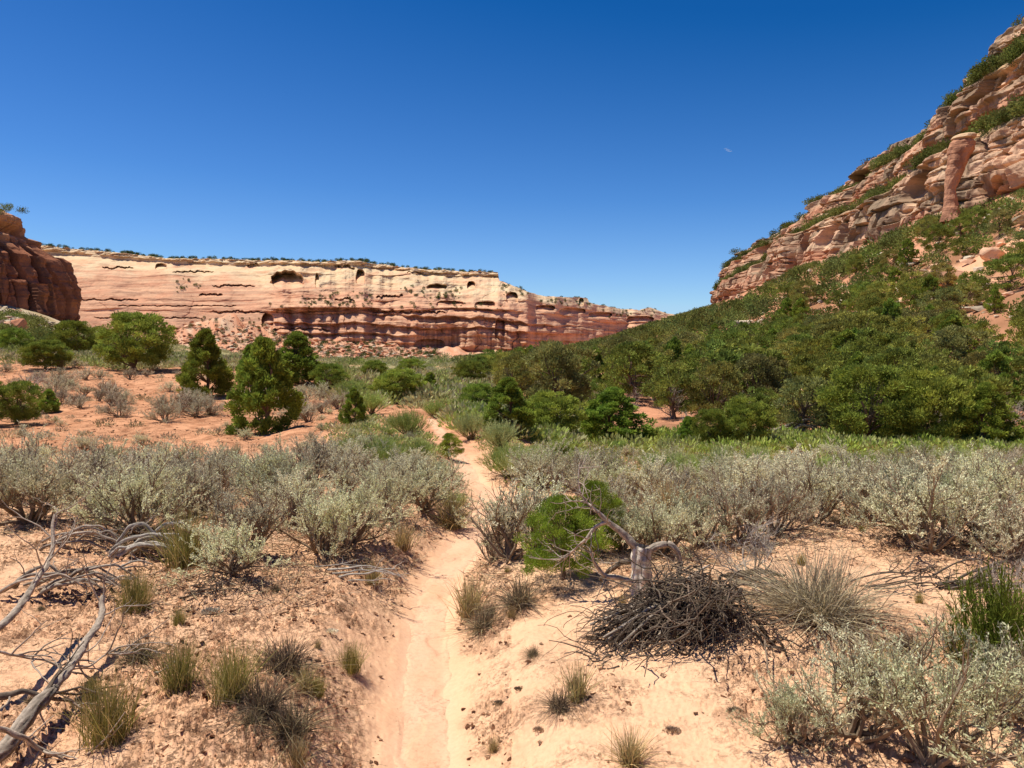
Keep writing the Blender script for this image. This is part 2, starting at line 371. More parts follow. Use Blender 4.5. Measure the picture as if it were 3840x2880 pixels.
offB = np.interp(FB, [0,.03,.08,.09,.20,.235,.25,.33,.34,.37,.43,.445,.50,.52,.58,.72,.86,.95,.97,1], [-3,-1,1,4,6,12,6,15,8,10,18,11,18,21,30,46,66,84,85,90])
offB = offB*(1-_pm)+_pm*9
OFF = offA[None]*(1-bench[:,None])+offB*bench[:,None]
OFF = OFF*(1-.35*sstep(535, 560, px)[:,None])
zt = CAMZ+dz_/dy_*(Yp+OFF[:,-1]); _v2 = ray(px, row_v); zv = CAMZ+_v2[2]/_v2[1]*(Yp+OFF[:,-1])
zv = np.maximum(zv, zt); ZF = z0+(zv-z0)[:,None]*FR; CUT = ZF > zt[:,None]; ZZ = np.minimum(ZF, zt[:,None]+0*ZF)
LL = (PX-512)/F*700
rough = sstep(255, 275, PX)
ZW = ZZ+3.0*fbm2(LL/90, ZZ/30, 3, 13)+LL*.012; s1, h1, t1 = strata(ZW, LL, 5.2, 11, 1.0); s2, h2, t2_ = strata(ZW, LL, 1.7, 21, .8)
smod = np.clip(.7+1.6*fbm2(LL/40, ZZ/9, 3, 14), .05, 1.8)
D = (s1*(1.8+4.4*rough)+s2*(.5+1.3*rough))*smod*(1-.55*sstep(.55,.8,FR)*(1-sstep(.9,.95,FR)))
cl, ci, ct = columns(LL, ZZ, 16, 31, 1.0)
low = 1-sstep(.42, .5, FR)
D -= cl*(1.6*low*rough+.6)+(1-low)*2.2*fbm2(LL/35, ZZ/14, 3, 41)
D += 10*fbm2(LL/50, ZZ/40, 4, 51)*(.25+.75*rough)+2.0*fbm2(LL/9, ZZ/7, 4, 52)*rough
D -= (FR > .955)*(3.2*np.clip(fbm2(LL/9, ZZ/3, 3, 61)*2+.4, 0, 1.4))     # broken rim ledges
D += (np.abs(FR-.945) < .012)*2.4*sstep(-.2, .2, n2(LL/14, ZZ*0, 66))
def carve(cx_, cy_, rx, ry, depth, pw=2.2, sharp=.18):
    global D
    ZC = CAMZ+(ray(cx_, cy_)[2]/ray(cx_, cy_)[1])*(YP+OFF)
    dz = (ZZ-ZC)/(ry/F*(YP+OFF)); dx = (PX-cx_)/rx
    if ry < 2.7:
        dz = dz+1.3*fbm2(PX/9, PX*0+cy_, 3, 87)+.35*n2(PX/2.2, ZZ/2, 86); dz = dz*(1+1.1*np.abs(n2(PX/6, PX*0+cx_, 85))); depth = depth*.7
    m = np.abs(dx)**pw+np.abs(np.where(dz > 0, dz, dz*1.0))**pw
    m = np.where(dz < 0, np.abs(dx)**pw*1.0+np.abs(dz)**4, m)+.25*n2(PX/4., ZZ/6, 88)
    D = D+depth*1.5*np.clip((dz+1.0)/2, 0, 1)**.8*(1-sstep(1-sharp, 1, m))
carve(120, 268, 16, 1.6, 6, 3); carve(195, 272, 20, 1.3, 6, 3); carve(235, 286, 22, 1.4, 6, 3); carve(110, 300, 30, 1.2, 5, 3); carve(240, 312, 30, 1.4, 6, 3); carve(255, 266, 7, 2.5, 6); carve(138, 330, 40, 1.5, 6, 4); carve(390, 297, 14, 2.2, 7, 3); carve(345, 300, 10, 2, 6, 3); carve(288, 279.5, 16.5, 9, 22, 2.0, .12); carve(361, 277, 4.5, 8, 12); carve(437, 286.5, 10, 3.2, 11); carve(471.5, 285, 4.2, 4.5, 11)
carve(163, 267, 6, 4, 7); carve(212, 295, 12, 1.8, 7, 3); carve(318, 281, 2, 8, 6); carve(347, 268, 9, 2.5, 6); carve(415, 273, 8, 1.6, 5)
carve(330, 311, 55, 3.5, 7, 4, .5); carve(410, 313, 40, 2.5, 6, 4, .5); carve(450, 304, 14, 3.5, 6, 3); carve(485, 306, 10, 5, 7, 3)
carve(268, 322, 6, 9, 10, 2.5); carve(430, 344, 16, 5, 6, 2.5); carve(512, 298, 6, 6, 9, 2.5); carve(545, 308, 10, 3, 8, 3)
carve(572, 311, 14, 3, 8, 3); carve(600, 315, 12, 3, 8, 3); carve(640, 320, 14, 4, 8, 3); carve(500, 330, 5, 12, 6, 3); carve(581, 302, 2.5, 4, 7)
carve(300, 330, 30, 2, 5, 4); carve(220, 330, 60, 1.5, 4, 4); carve(150, 318, 55, 1.2, 5, 4); carve(180, 306, 60, 1.0, 4, 4)
# rounded buttresses standing forward of the bench
D -= 9*np.exp(-((PX-302)/13)**2-((FR-.50)/.10)**2)+7*np.exp(-((PX-286)/10)**2-((FR-.2)/.12)**4)*rough
D = np.where(CUT, np.take_along_axis(D, np.maximum((~CUT).sum(1)-1, 0)[:,None], 1), D)
YY = YP+OFF+D
XX = (PX-512)/F*YY/1.0
VV = np.stack([XX, YY, ZZ], -1)
# skirt on top running back
back = VV[:, -1:, :].copy(); back[..., 1] += 130; back[...,0] *= 1.15; back[..., 2] -= 1.5
VV = np.concatenate([VV, back], 1)
cream = lin(218, 194, 156); pink = lin(208, 168, 136); rose = lin(190, 144, 114); brown = lin(142, 108, 86); dkred = lin(150, 98, 78)
f2 = FR+.02*fbm2(LL/40, ZZ/10, 3, 71)
CC = mix(np.broadcast_to(pink, FR.shape+(3,)), rose, np.clip(h1*1.1-.25, 0, .9))
CC = mix(CC, lin(226, 176, 138), np.clip(h2*1.3-.5, 0, .8))
lim = .72+.08*(1-sstep(230, 275, PX))+.08*fbm2(LL/30, LL*0, 3, 72)+.05*fbm2(LL/12, ZZ/12, 3, 73)-.10*sstep(440, 500, PX)*(1-sstep(500,515,PX))
CC = mix(CC, mix(np.broadcast_to(cream, CC.shape), lin(224, 184, 140), np.clip(fbm2(LL/30, ZZ/3, 3, 73)+.2, 0, .7)), sstep(-.10, .08, f2-lim+.05*fbm2(LL/12, ZZ/2, 3, 91))*.9)
CC = mix(CC, brown, (FR > .95)*np.clip(.1+1.2*fbm2(LL/8, ZZ/1.5, 3, 74), 0, .7))
band = np.clip(sstep(.1, .5, fbm2(LL/70, ZZ/2.2, 3, 75)), 0, 1)*(1-sstep(-.02,.06,f2-lim))
CC = mix(CC, lin(176, 118, 92), band*.6)
st_ = sstep(.25, .6, fbm2(LL/14, ZZ/3.5, 4, 175)+.5*fbm2(LL/26, ZZ/12, 3, 176)); CC = mix(CC, lin(150, 106, 84), st_*.45)
CC = mix(CC, lin(214, 156, 122), sstep(.1, .4, fbm2(LL/24, ZZ/7, 3, 177))*.5*(FR < .93))
varn = low*rough*sstep(-.1, .4, fbm2(LL/3.0, ZZ/40, 4, 76)+.5*fbm2(LL/30, ZZ/20, 2, 77))*sstep(.05,.15,FR)
CC = mix(CC, lin(132, 86, 60), varn*.32)
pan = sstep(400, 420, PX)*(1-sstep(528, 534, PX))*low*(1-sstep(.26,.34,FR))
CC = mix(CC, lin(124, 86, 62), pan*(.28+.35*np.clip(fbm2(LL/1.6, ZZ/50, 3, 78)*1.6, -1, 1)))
CC = mix(CC, dkred, (1-sstep(.10, .15, FR+.01*n2(LL/9,ZZ/9,79)))*sstep(380, 420, PX)*.8)
cap_ = CC[:, -1:, :]*0+lin(150, 130, 96)
CC = np.concatenate([CC, cap_], 1)
o = mesh_np("banded_mesa", VV, grid_faces(ns, nz_+1), CC, M_rockfar, smooth=False)
tag(o, "long banded cream and pink sandstone mesa across the valley, with dark alcoves", "cliff")

# --- left butte
bc = np.array([-134., 186.]); nb, nh = 1100, 380
zc = 1.06*np.array([2.7, 7, 9.9, 13, 16, 17.3, 19.4, 22.4, 23.4, 25.3, 26.7, 27.6, 30.4, 31.6, 33.2, 33.8, 34.4])
rc = np.array([39.5, 38.5, 38.4, 38.2, 37.6, 36.9, 36.2, 35.0, 33.4, 31.0, 31.2, 28.2, 26.6, 25.8, 22, 12, 0.2])
tt = np.linspace(0, 1, nh); zz = np.interp(tt, np.linspace(0, 1, len(zc)), zc); r0 = np.interp(tt, np.linspace(0, 1, len(zc)), rc)
al = np.linspace(0, 2*math.pi, nb, endpoint=False)
ZB, AL = np.meshgrid(zz, al, indexing='ij'); RB = r0[:,None]+0*AL
Lb = AL*36
c1, i1, t1 = columns(Lb, ZB*.45, 6.0, 131, 1.0); c2, i2, t2_ = columns(Lb+50, ZB*.35, 14, 141, 1.0)
s1, h1, tt1 = strata(ZB, Lb, 3.6, 151, 1.0); s2, h2, _ = strata(ZB, Lb, 1.1, 161, 1.0)
topf = 1-sstep(29, 33, ZB)
step = (ZB > (16+14*hsh(i1, 170)))*2.2
d_ = (c1*2.8+c2*4.4-step)*topf+s1*1.5+s2*.5*(1+1.5*(1-topf))+1.0*fbm2(Lb/5, ZB/4, 4, 171)
crack = (np.minimum(t1, 1-t1) < .05)*1.4*topf
RB = np.maximum(RB+(d_-crack*1.5-10.2+2.6*(1-topf))*sstep(0, 6, RB), .05)
VB = np.stack([bc[0]+RB*np.sin(AL), bc[1]-RB*np.cos(AL), ZB], -1)
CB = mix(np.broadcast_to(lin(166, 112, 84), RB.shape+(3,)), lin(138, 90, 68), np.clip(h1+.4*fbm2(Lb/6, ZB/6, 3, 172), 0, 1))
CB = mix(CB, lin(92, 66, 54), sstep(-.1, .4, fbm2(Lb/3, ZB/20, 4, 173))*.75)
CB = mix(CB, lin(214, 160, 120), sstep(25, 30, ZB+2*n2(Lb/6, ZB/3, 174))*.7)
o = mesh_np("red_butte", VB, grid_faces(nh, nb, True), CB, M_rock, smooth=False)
tag(o, "dark red sandstone butte with deep shadowed columns at the left edge", "butte")

# --- right cliff: tiered canyon wall receding towards the nose
Ys = np.array([60, 97, 113, 131, 144, 158, 174, 189, 205, 231, 258, 285, 310, 333, 342, 350])
xb = np.array([84, 83, 83, 83, 83, 83, 83, 83, 83, 83, 83, 82.5, 82.5, 82.5, 90, 112])
xt = np.array([90, 90, 90, 90.5, 92, 97, 100, 104, 107, 111, 115, 109, 101, 90.5, 97, 118])
zb = np.array([28, 28, 28, 28.6, 28.2, 28.4, 28, 26.9, 26.3, 26.5, 24.5, 22.5, 21, 19.6, 19, 19])
ztp = np.array([60, 60, 60, 61, 61.5, 64, 63, 60, 60, 62.5, 62, 54, 47.5, 40.5, 36, 36])
nS, nT = 1300, 420
Yc = 350-(350-60)*np.linspace(0, 1, nS)**1.25
XB, XT, ZBm, ZTm = [np.interp(Yc, Ys, v)[:,None] for v in (xb, xt, zb, ztp)]
tt = np.linspace(0, 1, nT)
TT, YC = np.meshgrid(tt, Yc); 
wob = .11*n2(Yc/27, Yc*0+.5, 201)[:,None]+.05*n2(Yc/8, Yc*0+.5, 202)[:,None]
T2 = np.clip(TT+wob*np.sin(np.pi*TT), 0, 1)
tk = [0, .06, .30, .37, .62, .69, .92, 1.0]
fx = np.interp(T2, tk, [-.12, 0, .14, .42, .58, .82, 1.0, 1.15])
fz = np.interp(T2, tk, [-.35, -.02, .34, .42, .72, .79, .99, 1.0])
XC = XB+(XT-XB)*fx; ZC = ZBm+(ZTm-ZBm)*fz
ledge = np.clip((sstep(.30,.32,T2)-sstep(.36,.38,T2))+(sstep(.62,.64,T2)-sstep(.68,.70,T2)), 0, 1)
wall = 1-ledge
dn = 1-.45*sstep(200, 320, YC)*0
c1, i1, q1 = columns(YC, ZC, 9, 211, 1.0); c2, i2, q2 = columns(YC, ZC*.6, 24, 221, 1.0)
s1, h1, _ = strata(ZC, YC, 3.4, 231, 1.0); s2, h2, _ = strata(ZC, YC, 1.1, 241, 1.0)
smc = np.clip(.7+1.5*fbm2(YC/18, ZC/8, 3, 252), .1, 1.8)
Dc = -(c1*1.2+c2*5.0)*(.55+.45*wall)-wall*(s1*2.6+s2*.8)*smc+.7*fbm2(YC/4, ZC/3, 4, 251)+2.5*fbm2(YC/22, ZC/12, 3, 253)*wall
def blocks(wy, wz, seed, amp):
    a = ZC/wz+.5*n2(YC/30, ZC/30, seed)+.10*n2(YC/5, ZC/5, seed+1); ia = np.floor(a); b = YC/wy+hsh(ia, seed+2)*3+.25*n2(YC/9, ZC/7, seed+3); ib = np.floor(b)
    h = _h(ia, ib, np.zeros(1), seed+4)-.5; e = np.minimum(np.minimum(a-ia, ia+1-a)*wz, np.minimum(b-ib, ib+1-b)*wy)
    return amp*h+.5*amp*(1-sstep(0, .35, e)), h
B1, hb1 = blocks(8, 4.2, 311, 4.2); B2, hb2 = blocks(3.2, 1.8, 321, 1.5)
Dc += (B1*sstep(-.3, .2, fbm2(YC/25, ZC/15, 2, 331))+B2*sstep(-.1, .3, fbm2(YC/12, ZC/9, 2, 332)))*(.3+.7*wall)
Dc += (np.minimum(q2, 1-q2) < .035)*3.0*wall
hole = sstep(.33, .5, fbm2(YC/6, ZC/3.0, 3, 261))*2.6*wall; Dc += hole
def carve2(Y_c, z_c, ry, rz, dep, pw=2.2):
    global Dc
    m = np.abs((YC-Y_c)/ry)**pw+np.abs((ZC-z_c)/rz)**pw; Dc = Dc+1.5*dep*np.clip((ZC-z_c)/rz*.5+.5, 0, 1)**.6*(1-sstep(.8, 1, m))
carve2(246, 54, 16, 4, 9, 3); carve2(168, 36, 7, 4, 6); carve2(222, 32, 6, 6, 5); carve2(236, 30, 3, 7, 4); carve2(283, 33, 7, 4.5, 7)
carve2(150, 50, 10, 1.5, 4); carve2(300, 40, 6, 3, 5); carve2(205, 31, 3, 9, 4); carve2(264, 27, 3, 6, 5)
XC = XC+Dc*.72
YC2 = YC+1.2*fbm2(YC/8, ZC/6, 3, 271)
VC = np.stack([XC, YC2, ZC+.25*fbm2(YC/3, XC/3, 3, 281)*ledge], -1)
bk = VC[:, -1:, :].copy(); bk[...,0] += 45; bk[...,2] += 1.0
VC = np.concatenate([VC, bk], 1)
pk = lin(206, 164, 132); tan = lin(192, 168, 138); gry = lin(138, 118, 96); red = lin(182, 118, 88)
CR = mix(np.broadcast_to(pk, XC.shape+(3,)), red, np.clip(h1*1.2-.55+.5*fbm2(YC/10, ZC/6, 3, 291), 0, .8)*(1-sstep(.55,.7,T2)))
CR = mix(CR, red, sstep(215, 260, YC)*.45*np.clip(.6+fbm2(YC/9, ZC/7, 3, 292), 0, 1))
CR = mix(CR, tan, np.clip(fbm2(YC/20, ZC/3, 3, 293)+.1, 0, .7))
CR = mix(CR, gry, sstep(.0, .45, fbm2(YC/9, ZC/9, 4, 294)+.35*(T2 > .70)+.25*((T2<.3)&(YC>165)&(YC<200)))*.85)
CR = mix(CR, lin(112, 84, 68), sstep(.1, .5, fbm2(YC/2.2, ZC/12, 4, 295))*.7)
CR = mix(CR, lin(160, 132, 96), ledge*.6)
CR = CR*(1+.28*hb1+.18*hb2)[...,None]
CR = np.concatenate([CR, CR[:, -1:, :]], 1)
o = mesh_np("canyon_wall", VC, grid_faces(nS, nT+1)[:, ::-1], CR, M_rock, smooth=False)
tag(o, "tall tiered tan and red sandstone canyon wall above the wooded slope on the right", "cliff")
# tree seats on its ledges and rim
rng = np.random.default_rng(5)
LEDGE = []
for k in range(16000):
    i = rng.integers(40, nS-1); j = rng.integers(0, nT-1)
    t = T2[i, j]
    if (.315 < t < .375 or .63 < t < .69 or t > .965) and fbm2(VC[i:i+1,j,1]/9, VC[i:i+1,j,2]/9, 3, 207)[0] > -.3:
        if rng.random() < (.5 if t < .9 else .14): LEDGE.append(VC[i, j].copy())
LEDGE = np.array(LEDGE)

# --- rock columns on the cliff
def lathe(cen, rad, nseg, seed, amp, col_fn):
    n = len(cen); a = np.linspace(0, 2*math.pi, nseg, endpoint=False)
    u = np.linspace(0, 1, n*8); ci = np.stack([np.interp(u, np.linspace(0,1,n), np.array(cen)[:,k]) for k in range(3)], 1)
    ri = np.interp(u, np.linspace(0,1,n), rad)
    zz = ci[:,2][:,None]; A_ = a[None]
    rr_ = ri[:,None]*(1+amp*fbm3(np.cos(A_)*1.5+seed+0*zz, np.sin(A_)*1.5+0*zz, zz/np.mean(rad)*.8, 4, seed))+amp*.4*np.mean(rad)*(hsh(zz/(np.mean(rad)*.45), seed)-.5)*(ri[:,None] > .1*np.mean(rad))
    V = np.stack([ci[:,0][:,None]+rr_*np.cos(A_), ci[:,1][:,None]+rr_*np.sin(A_), zz+0*A_], -1)
    return V, grid_faces(n*8, nseg, True), col_fn(V)
def pillar(name, Y, pts, cap, label, lcap):
    cen = []; rad = []
    for (xl, xr, row) in pts:
        p = at((xl+xr)/2, row, Y); cen.append(p); rad.append((xr-xl)/2/F*Y)
    cen.append(cen[-1]+np.array([0,0,.05])); rad.append(.02)
    b = cen[0].copy(); root = empty(name, b)
    V, Fc, C = lathe([c-b for c in cen], rad, 60, 7, .16, lambda V: mix(np.broadcast_to(lin(190, 138, 108), V.shape), lin(132, 90, 70), sstep(-.1, .5, fbm3(V[...,0]/2, V[...,1]/2, V[...,2]/4, 3, 5))*.7))
    mesh_np("column", V, Fc, C, M_rock, parent=root)
    cen = [at((l+r)/2, row, Y)-b for l, r, row in cap]; rad = [(r-l)/2/F*Y for l, r, row in cap]
    V, Fc, C = lathe(cen, rad, 60, 9, .12, lambda V: np.broadcast_to(lin(206, 172, 136), V.shape))
    mesh_np("capstone", V, Fc, C, M_rock, parent=root)
    tag(root, label, "rock pillar")
pillar("rock_pillar", 127, [(941,962,222),(943,959,212),(944.5,957.5,204),(945.5,954.5,190),(946,958,182),(947,962,175),(947.8,966,163),(949,970,155),(949.5,973,150),(951,973.5,143),(955,970,139.5)],
       [(955,970,140),(953,974,138.6),(955,975,136),(958,974,134.6),(966,968,134)], "tall red rock pillar with thin flat capstone, leaning off the canyon wall", None)
pillar("rock_pillar", 326, [(722.5,733,286),(723.5,732,281),(724.5,731.5,276),(725.2,730.5,272.6),(725.8,729.8,271)],
       [(725.5,730,271),(723.8,731,269.6),(723.8,731.2,268.5),(726,729.5,267.4),(727.4,727.8,267.2)], "small hoodoo with white balanced cap standing at the low end of the canyon wall", None)

# ------------------------------------------------------------------ boulders
def boulder_mesh(seed, flat=.7, amp=.10):
    rg = random.Random(seed); bm = bmesh.new()
    for _ in range(16):
        v = Vector((rg.uniform(-1,1), rg.uniform(-1,1), rg.uniform(-1,1))).normalized()*rg.uniform(.75,1)
        bm.verts.new((v.x, v.y, v.z*flat))
    r = bmesh.ops.convex_hull(bm, input=bm.verts); bmesh.ops.delete(bm, geom=list(set(r['geom_interior']+r['geom_unused'])), context='VERTS')
    bmesh.ops.triangulate(bm, faces=bm.faces)
    bmesh.ops.bevel(bm, geom=list(bm.edges), offset=.06, segments=1, affect='EDGES')
    bmesh.ops.triangulate(bm, faces=bm.faces)
    bmesh.ops.subdivide_edges(bm, edges=bm.edges, cuts=2, use_grid_fill=True)
    bmesh.ops.triangulate(bm, faces=bm.faces)
    me = bpy.data.meshes.new("t"); bm.to_mesh(me); bm.free()
    V = np.empty(len(me.vertices)*3); me.vertices.foreach_get("co", V); V = V.reshape(-1, 3)
    Fc = np.array([p.vertices[:] for p in me.polygons]); bpy.data.meshes.remove(me)
    V = V*(1+amp*fbm3(V[:,0]*2, V[:,1]*2, V[:,2]*5, 4, seed))[:,None]
    return V, Fc
BM = [boulder_mesh(100+i, [.75,.55,.8,.4,.65,.9][i]) for i in range(6)]
def boulder_me(i, col):
    V, Fc = BM[i]; C = mix(np.broadcast_to(col, V.shape), col*.78, np.clip(fbm3(V[:,0]*2, V[:,1]*2, V[:,2]*3, 3, i), 0, .7))
    return mesh_np("boulder", V, Fc, C, M_boulder, link=False)
ROCKC = [lin(206,188,160), lin(222,176,142), lin(204,142,108)]
BME = [[boulder_me(i, c) for i in range(6)] for c in ROCKC]
def boulder(px, row, wpx, hpx, ci, mi, label, group=None, rz=0, Y=None, cat="boulder", tilt=0):
    p = hit(px, row, H, 12) if Y is None else at(px, row, Y)
    o = bpy.data.objects.new("boulder", BME[ci][mi]); COL.objects.link(o)
    s = wpx/F*p[1]/2; h = hpx/F*p[1]/2/.7
    o.location = (p[0], p[1]+s*.4, p[2]+h*.45); o.scale = (s, s*.9, h); o.rotation_euler = (tilt, 0, rz)
    return tag(o, label, cat, group)
boulder(950, 285, 56, 30, 1, 0, "large rounded tan boulder on the bare sandy scar below the canyon wall", rz=.5)
boulder(998, 261, 34, 24, 1, 2, "cracked red-tan boulder just uphill of the large rounded boulder", rz=1.5)
boulder(747, 330, 32, 17, 0, 1, "wide white ledgy rock outcrop among trees low on the right slope", rz=.3, tilt=.2)
boulder(768, 328, 16, 12, 0, 3, "white slab leaning beside the wide ledgy outcrop", rz=2, tilt=.3)
boulder(17, 330, 17, 19, 2, 2, "big orange-red boulder at the foot of the butte", rz=.8)
boulder(80, 319.5, 7, 4, 0, 4, "white block perched above the pale talus beneath the butte", rz=.2)
_k = np.argmin(np.abs(VB[...,0]-(-111))+np.abs(VB[...,1]-174)-.6*VB[...,2]); _p = VB.reshape(-1,3)[_k]
_b = boulder(8, 208.5, 18, 8, 0, 1, "rounded cream caprock on top of the red butte", rz=.2, Y=172); _b.location = (_p[0], _p[1], _p[2]+.5)
boulder(158, 353, 7, 4, 0, 0, "lone white boulder left of the round juniper, near the mesa foot")
rg = random.Random(3)
for k in range(110):
    px_ = rg.uniform(640, 1015); t = rg.random(); row_ = (316-(px_-700)*.4)+10+rg.random()**1.3*110
    cl_ = rg.choice([(830,300),(770,335),(860,330),(900,262),(1000,300),(780,305),(930,330)]) if k < 75 else None
    if cl_: px_ = rg.gauss(cl_[0], 18); row_ = rg.gauss(cl_[1], 10)
    if row_ > 400 or px_ > 1040: continue
    w_ = rg.uniform(5, 14) if k < 95 else rg.uniform(8, 16)
    boulder(px_, row_, w_, w_*rg.uniform(.35,.65), rg.choice([0,0,0,1]), rg.randrange(6), "pale sandstone boulder showing between trees on the right slope", "pale boulders scattered on the wooded slope", rg.uniform(0,6), tilt=rg.uniform(-.3,.3))

def merge(items):
    V = []; Fc = []; C = []; n = 0
    for v, f, c in items: V.append(v); Fc.append(f+n); C.append(c); n += len(v)
    return np.concatenate(V), np.concatenate(Fc), np.concatenate(C)
# loose rubble: talus below butte and mesa (nobody could count it)
items = []; rg = np.random.default_rng(8)
small = [boulder_mesh(300+i, .6, 0) for i in range(3)]
def lowrock(seed):
    r = random.Random(seed); bm = bmesh.new()
    for _ in range(9): bm.verts.new((r.uniform(-1,1), r.uniform(-1,1), r.uniform(-.6,.6)))
    q = bmesh.ops.convex_hull(bm, input=bm.verts); bmesh.ops.delete(bm, geom=list(set(q['geom_interior']+q['geom_unused'])), context='VERTS')
    bmesh.ops.triangulate(bm, faces=bm.faces); me = bpy.data.meshes.new("t"); bm.to_mesh(me); bm.free()
    V = np.array([v.co[:] for v in me.vertices]); Fc = np.array([p.vertices[:] for p in me.polygons]); bpy.data.meshes.remove(me); return V, Fc
LR = [lowrock(i) for i in range(12)]
def put_rocks(P, size, cols, sink=.2):
    for p, s in zip(P, size):
        V, Fc = LR[rg.integers(12)]; a = rg.uniform(0, 6.28); c, s_ = math.cos(a), math.sin(a)
        W = V*np.array([1, rg.uniform(.6,1), rg.uniform(.5,.9)])*s; W = np.stack([W[:,0]*c-W[:,1]*s_, W[:,0]*s_+W[:,1]*c, W[:,2]], 1)
        col = cols[rg.integers(len(cols))]*rg.uniform(.8, 1.1)
        items.append((W+p+np.array([0,0,s*(.5-sink)]), Fc, np.broadcast_to(col, V.shape)))
def polar_pts(n, px0, px1, y0, y1):
    p = rg.uniform(px0, px1, n); Y = rg.uniform(y0, y1, n); x = (p-512)/F*Y; return np.stack([x, Y, H(x, Y)], 1)
P = polar_pts(1500, -60, 150, 112, 172); put_rocks(P, .2+.5*rg.random(1500)**3+.15, [ROCKC[0], ROCKC[0], ROCKC[1]])
P = polar_pts(5200, 60, 440, 580, 705); put_rocks(P, .5+2.8*rg.random(5200)**4, [ROCKC[1], ROCKC[1], ROCKC[2], ROCKC[0]])
P = polar_pts(9000, 600, 1060, 50, 300); P = P[rg.random(9000) < sstep(.05, .5, fbm2(P[:,0]/6, P[:,1]/9, 3, 71))]; put_rocks(P, .2+1.2*rg.random(len(P))**3, [ROCKC[0], ROCKC[0], ROCKC[1]])
V, Fc, C = merge(items); tag(mesh_np("rubble", V, Fc, C, M_boulder), "loose broken rock strewn on the talus slopes", "rubble", kind='stuff')
# soil clods and crumbs on the crusted sand
items = []
n = 17000; ang = rg.uniform(-.62, .62, n); r_ = 2.6+8*rg.random(n)**1.1; x = r_*np.sin(ang); y = r_*np.cos(ang)
td = tdist(x, y); pch = fbm2(x*1.1, y*1.1, 3, 44)+.25*np.where(x < 0, 1, -.45); keep = (td > 1.5) & (rg.random(n) < sstep(-.2, .35, pch+.6*fbm2(x*5, y*5, 3, 45))+.05)
x, y = x[keep], y[keep]; m_, *_ = micro(x, y, td[keep])
put_rocks(np.stack([x, y, H(x, y)+m_], 1), .004+.019*rg.random(len(x))**2.6, [lin(150,108,80), lin(128,90,66), lin(176,130,98), c_sand*.85], .45)
n = 9000; P = polar_pts(n, -40, 400, 12.5, 48); k_ = rg.random(n) < sstep(-.3, .3, fbm2(P[:,0]*.8, P[:,1]*.8, 3, 47)); P = P[k_]
put_rocks(P, (.012+.05*rg.random(len(P))**3)*np.interp(P[:,1], [12, 48], [.7, 1.6]), [lin(150,104,78), lin(128,90,66), lin(184,140,110), lin(108,84,66)], .4)
V, Fc, C = merge(items); tag(mesh_np("soil_crumbs", V, Fc, C, M_ground), "crumbs and clods of dark soil crust on the orange sand", "soil", kind='stuff')

# ------------------------------------------------------------------ plants
class Tubes:
    def __init__(s): s.V = []; s.F = []; s.C = []; s.n = 0
    def add(s, pts, rad, k=4, col=None, groove=0, seed=0, flat=1.0):
        pts = np.asarray(pts, float); n = len(pts); rad = np.asarray(rad, float)*np.ones(n)
        T = np.gradient(pts, axis=0); T /= np.linalg.norm(T, axis=1)[:,None]+1e-9
        ref = np.array([0,0,1.]) if abs(T[0,2]) < .8 else np.array([1.,0,0])
        N = np.cross(T, ref); N /= np.linalg.norm(N, axis=1)[:,None]+1e-9; B = np.cross(T, N)
        a = np.linspace(0, 2*math.pi, k, endpoint=False)
        A_ = a[None]+0*rad[:,None]; r = rad[:,None]+0*A_
        u = np.cumsum(np.r_[0, np.linalg.norm(np.diff(pts, axis=0), axis=1)])[:,None]
        if groove:
            tw_ = A_+u*2.2/max(.02, rad.max())*.06
            g = fbm2(np.cos(tw_)*2.4+seed*3.1, np.sin(tw_)*2.4+u*.9, 3, seed); r = r*(1+groove*g)
        V = pts[:,None,:]+N[:,None,:]*(r*np.cos(A_))[...,None]+B[:,None,:]*(r*np.sin(A_)*flat)[...,None]
        V = V.reshape(-1, 3)
        c = np.broadcast_to(col, V.shape)
        if groove: c = c*(1+1.1*np.clip(g, -.75, .6)).reshape(-1,1)
        s.V.append(V); s.F.append(tris_of_quads(grid_faces(n, k, True))+s.n); s.C.append(c); s.n += len(V)
    def get(s): return np.concatenate(s.V), np.concatenate(s.F), np.concatenate(s.C)
def leaves(c, d, l, w_, col, rg, jit=.18):
    n = len(c); d = d/(np.linalg.norm(d, axis=1)[:,None]+1e-9)
    rnd = rg.normal(size=(n, 3)); s = np.cross(d, rnd); s /= np.linalg.norm(s, axis=1)[:,None]+1e-9
    l = np.asarray(l)*np.ones(n); w_ = np.asarray(w_)*np.ones(n)
    mid = c+d*(l*.5)[:,None]
    V = np.stack([c, mid+s*(w_/2)[:,None], c+d*l[:,None], mid-s*(w_/2)[:,None]], 1).reshape(-1, 3)
    Fc = np.arange(4*n).reshape(-1, 4); Fc = tris_of_quads(Fc)
    col = np.broadcast_to(col, (n, 3))*(1+jit*rg.normal(size=(n, 1))).clip(.4, 1.7)
    return V, Fc, np.repeat(col, 4, 0)
def curve(p, d, L, n, rg, wob=.25, up=0.0):
    pts = [np.array(p, float)]; d = np.array(d, float); d /= np.linalg.norm(d)
    for i in range(n):
        d = d+rg.normal(size=3)*wob+np.array([0,0,up]); d /= np.linalg.norm(d); pts.append(pts[-1]+d*L/n)
    return np.array(pts), d

def variant(name, parts):
    """parts: list of (part name, (V,F,C), material) -> list of (name, mesh)"""
    return [(pn, mesh_np(pn, *g, m, link=False)) for pn, g, m in parts]

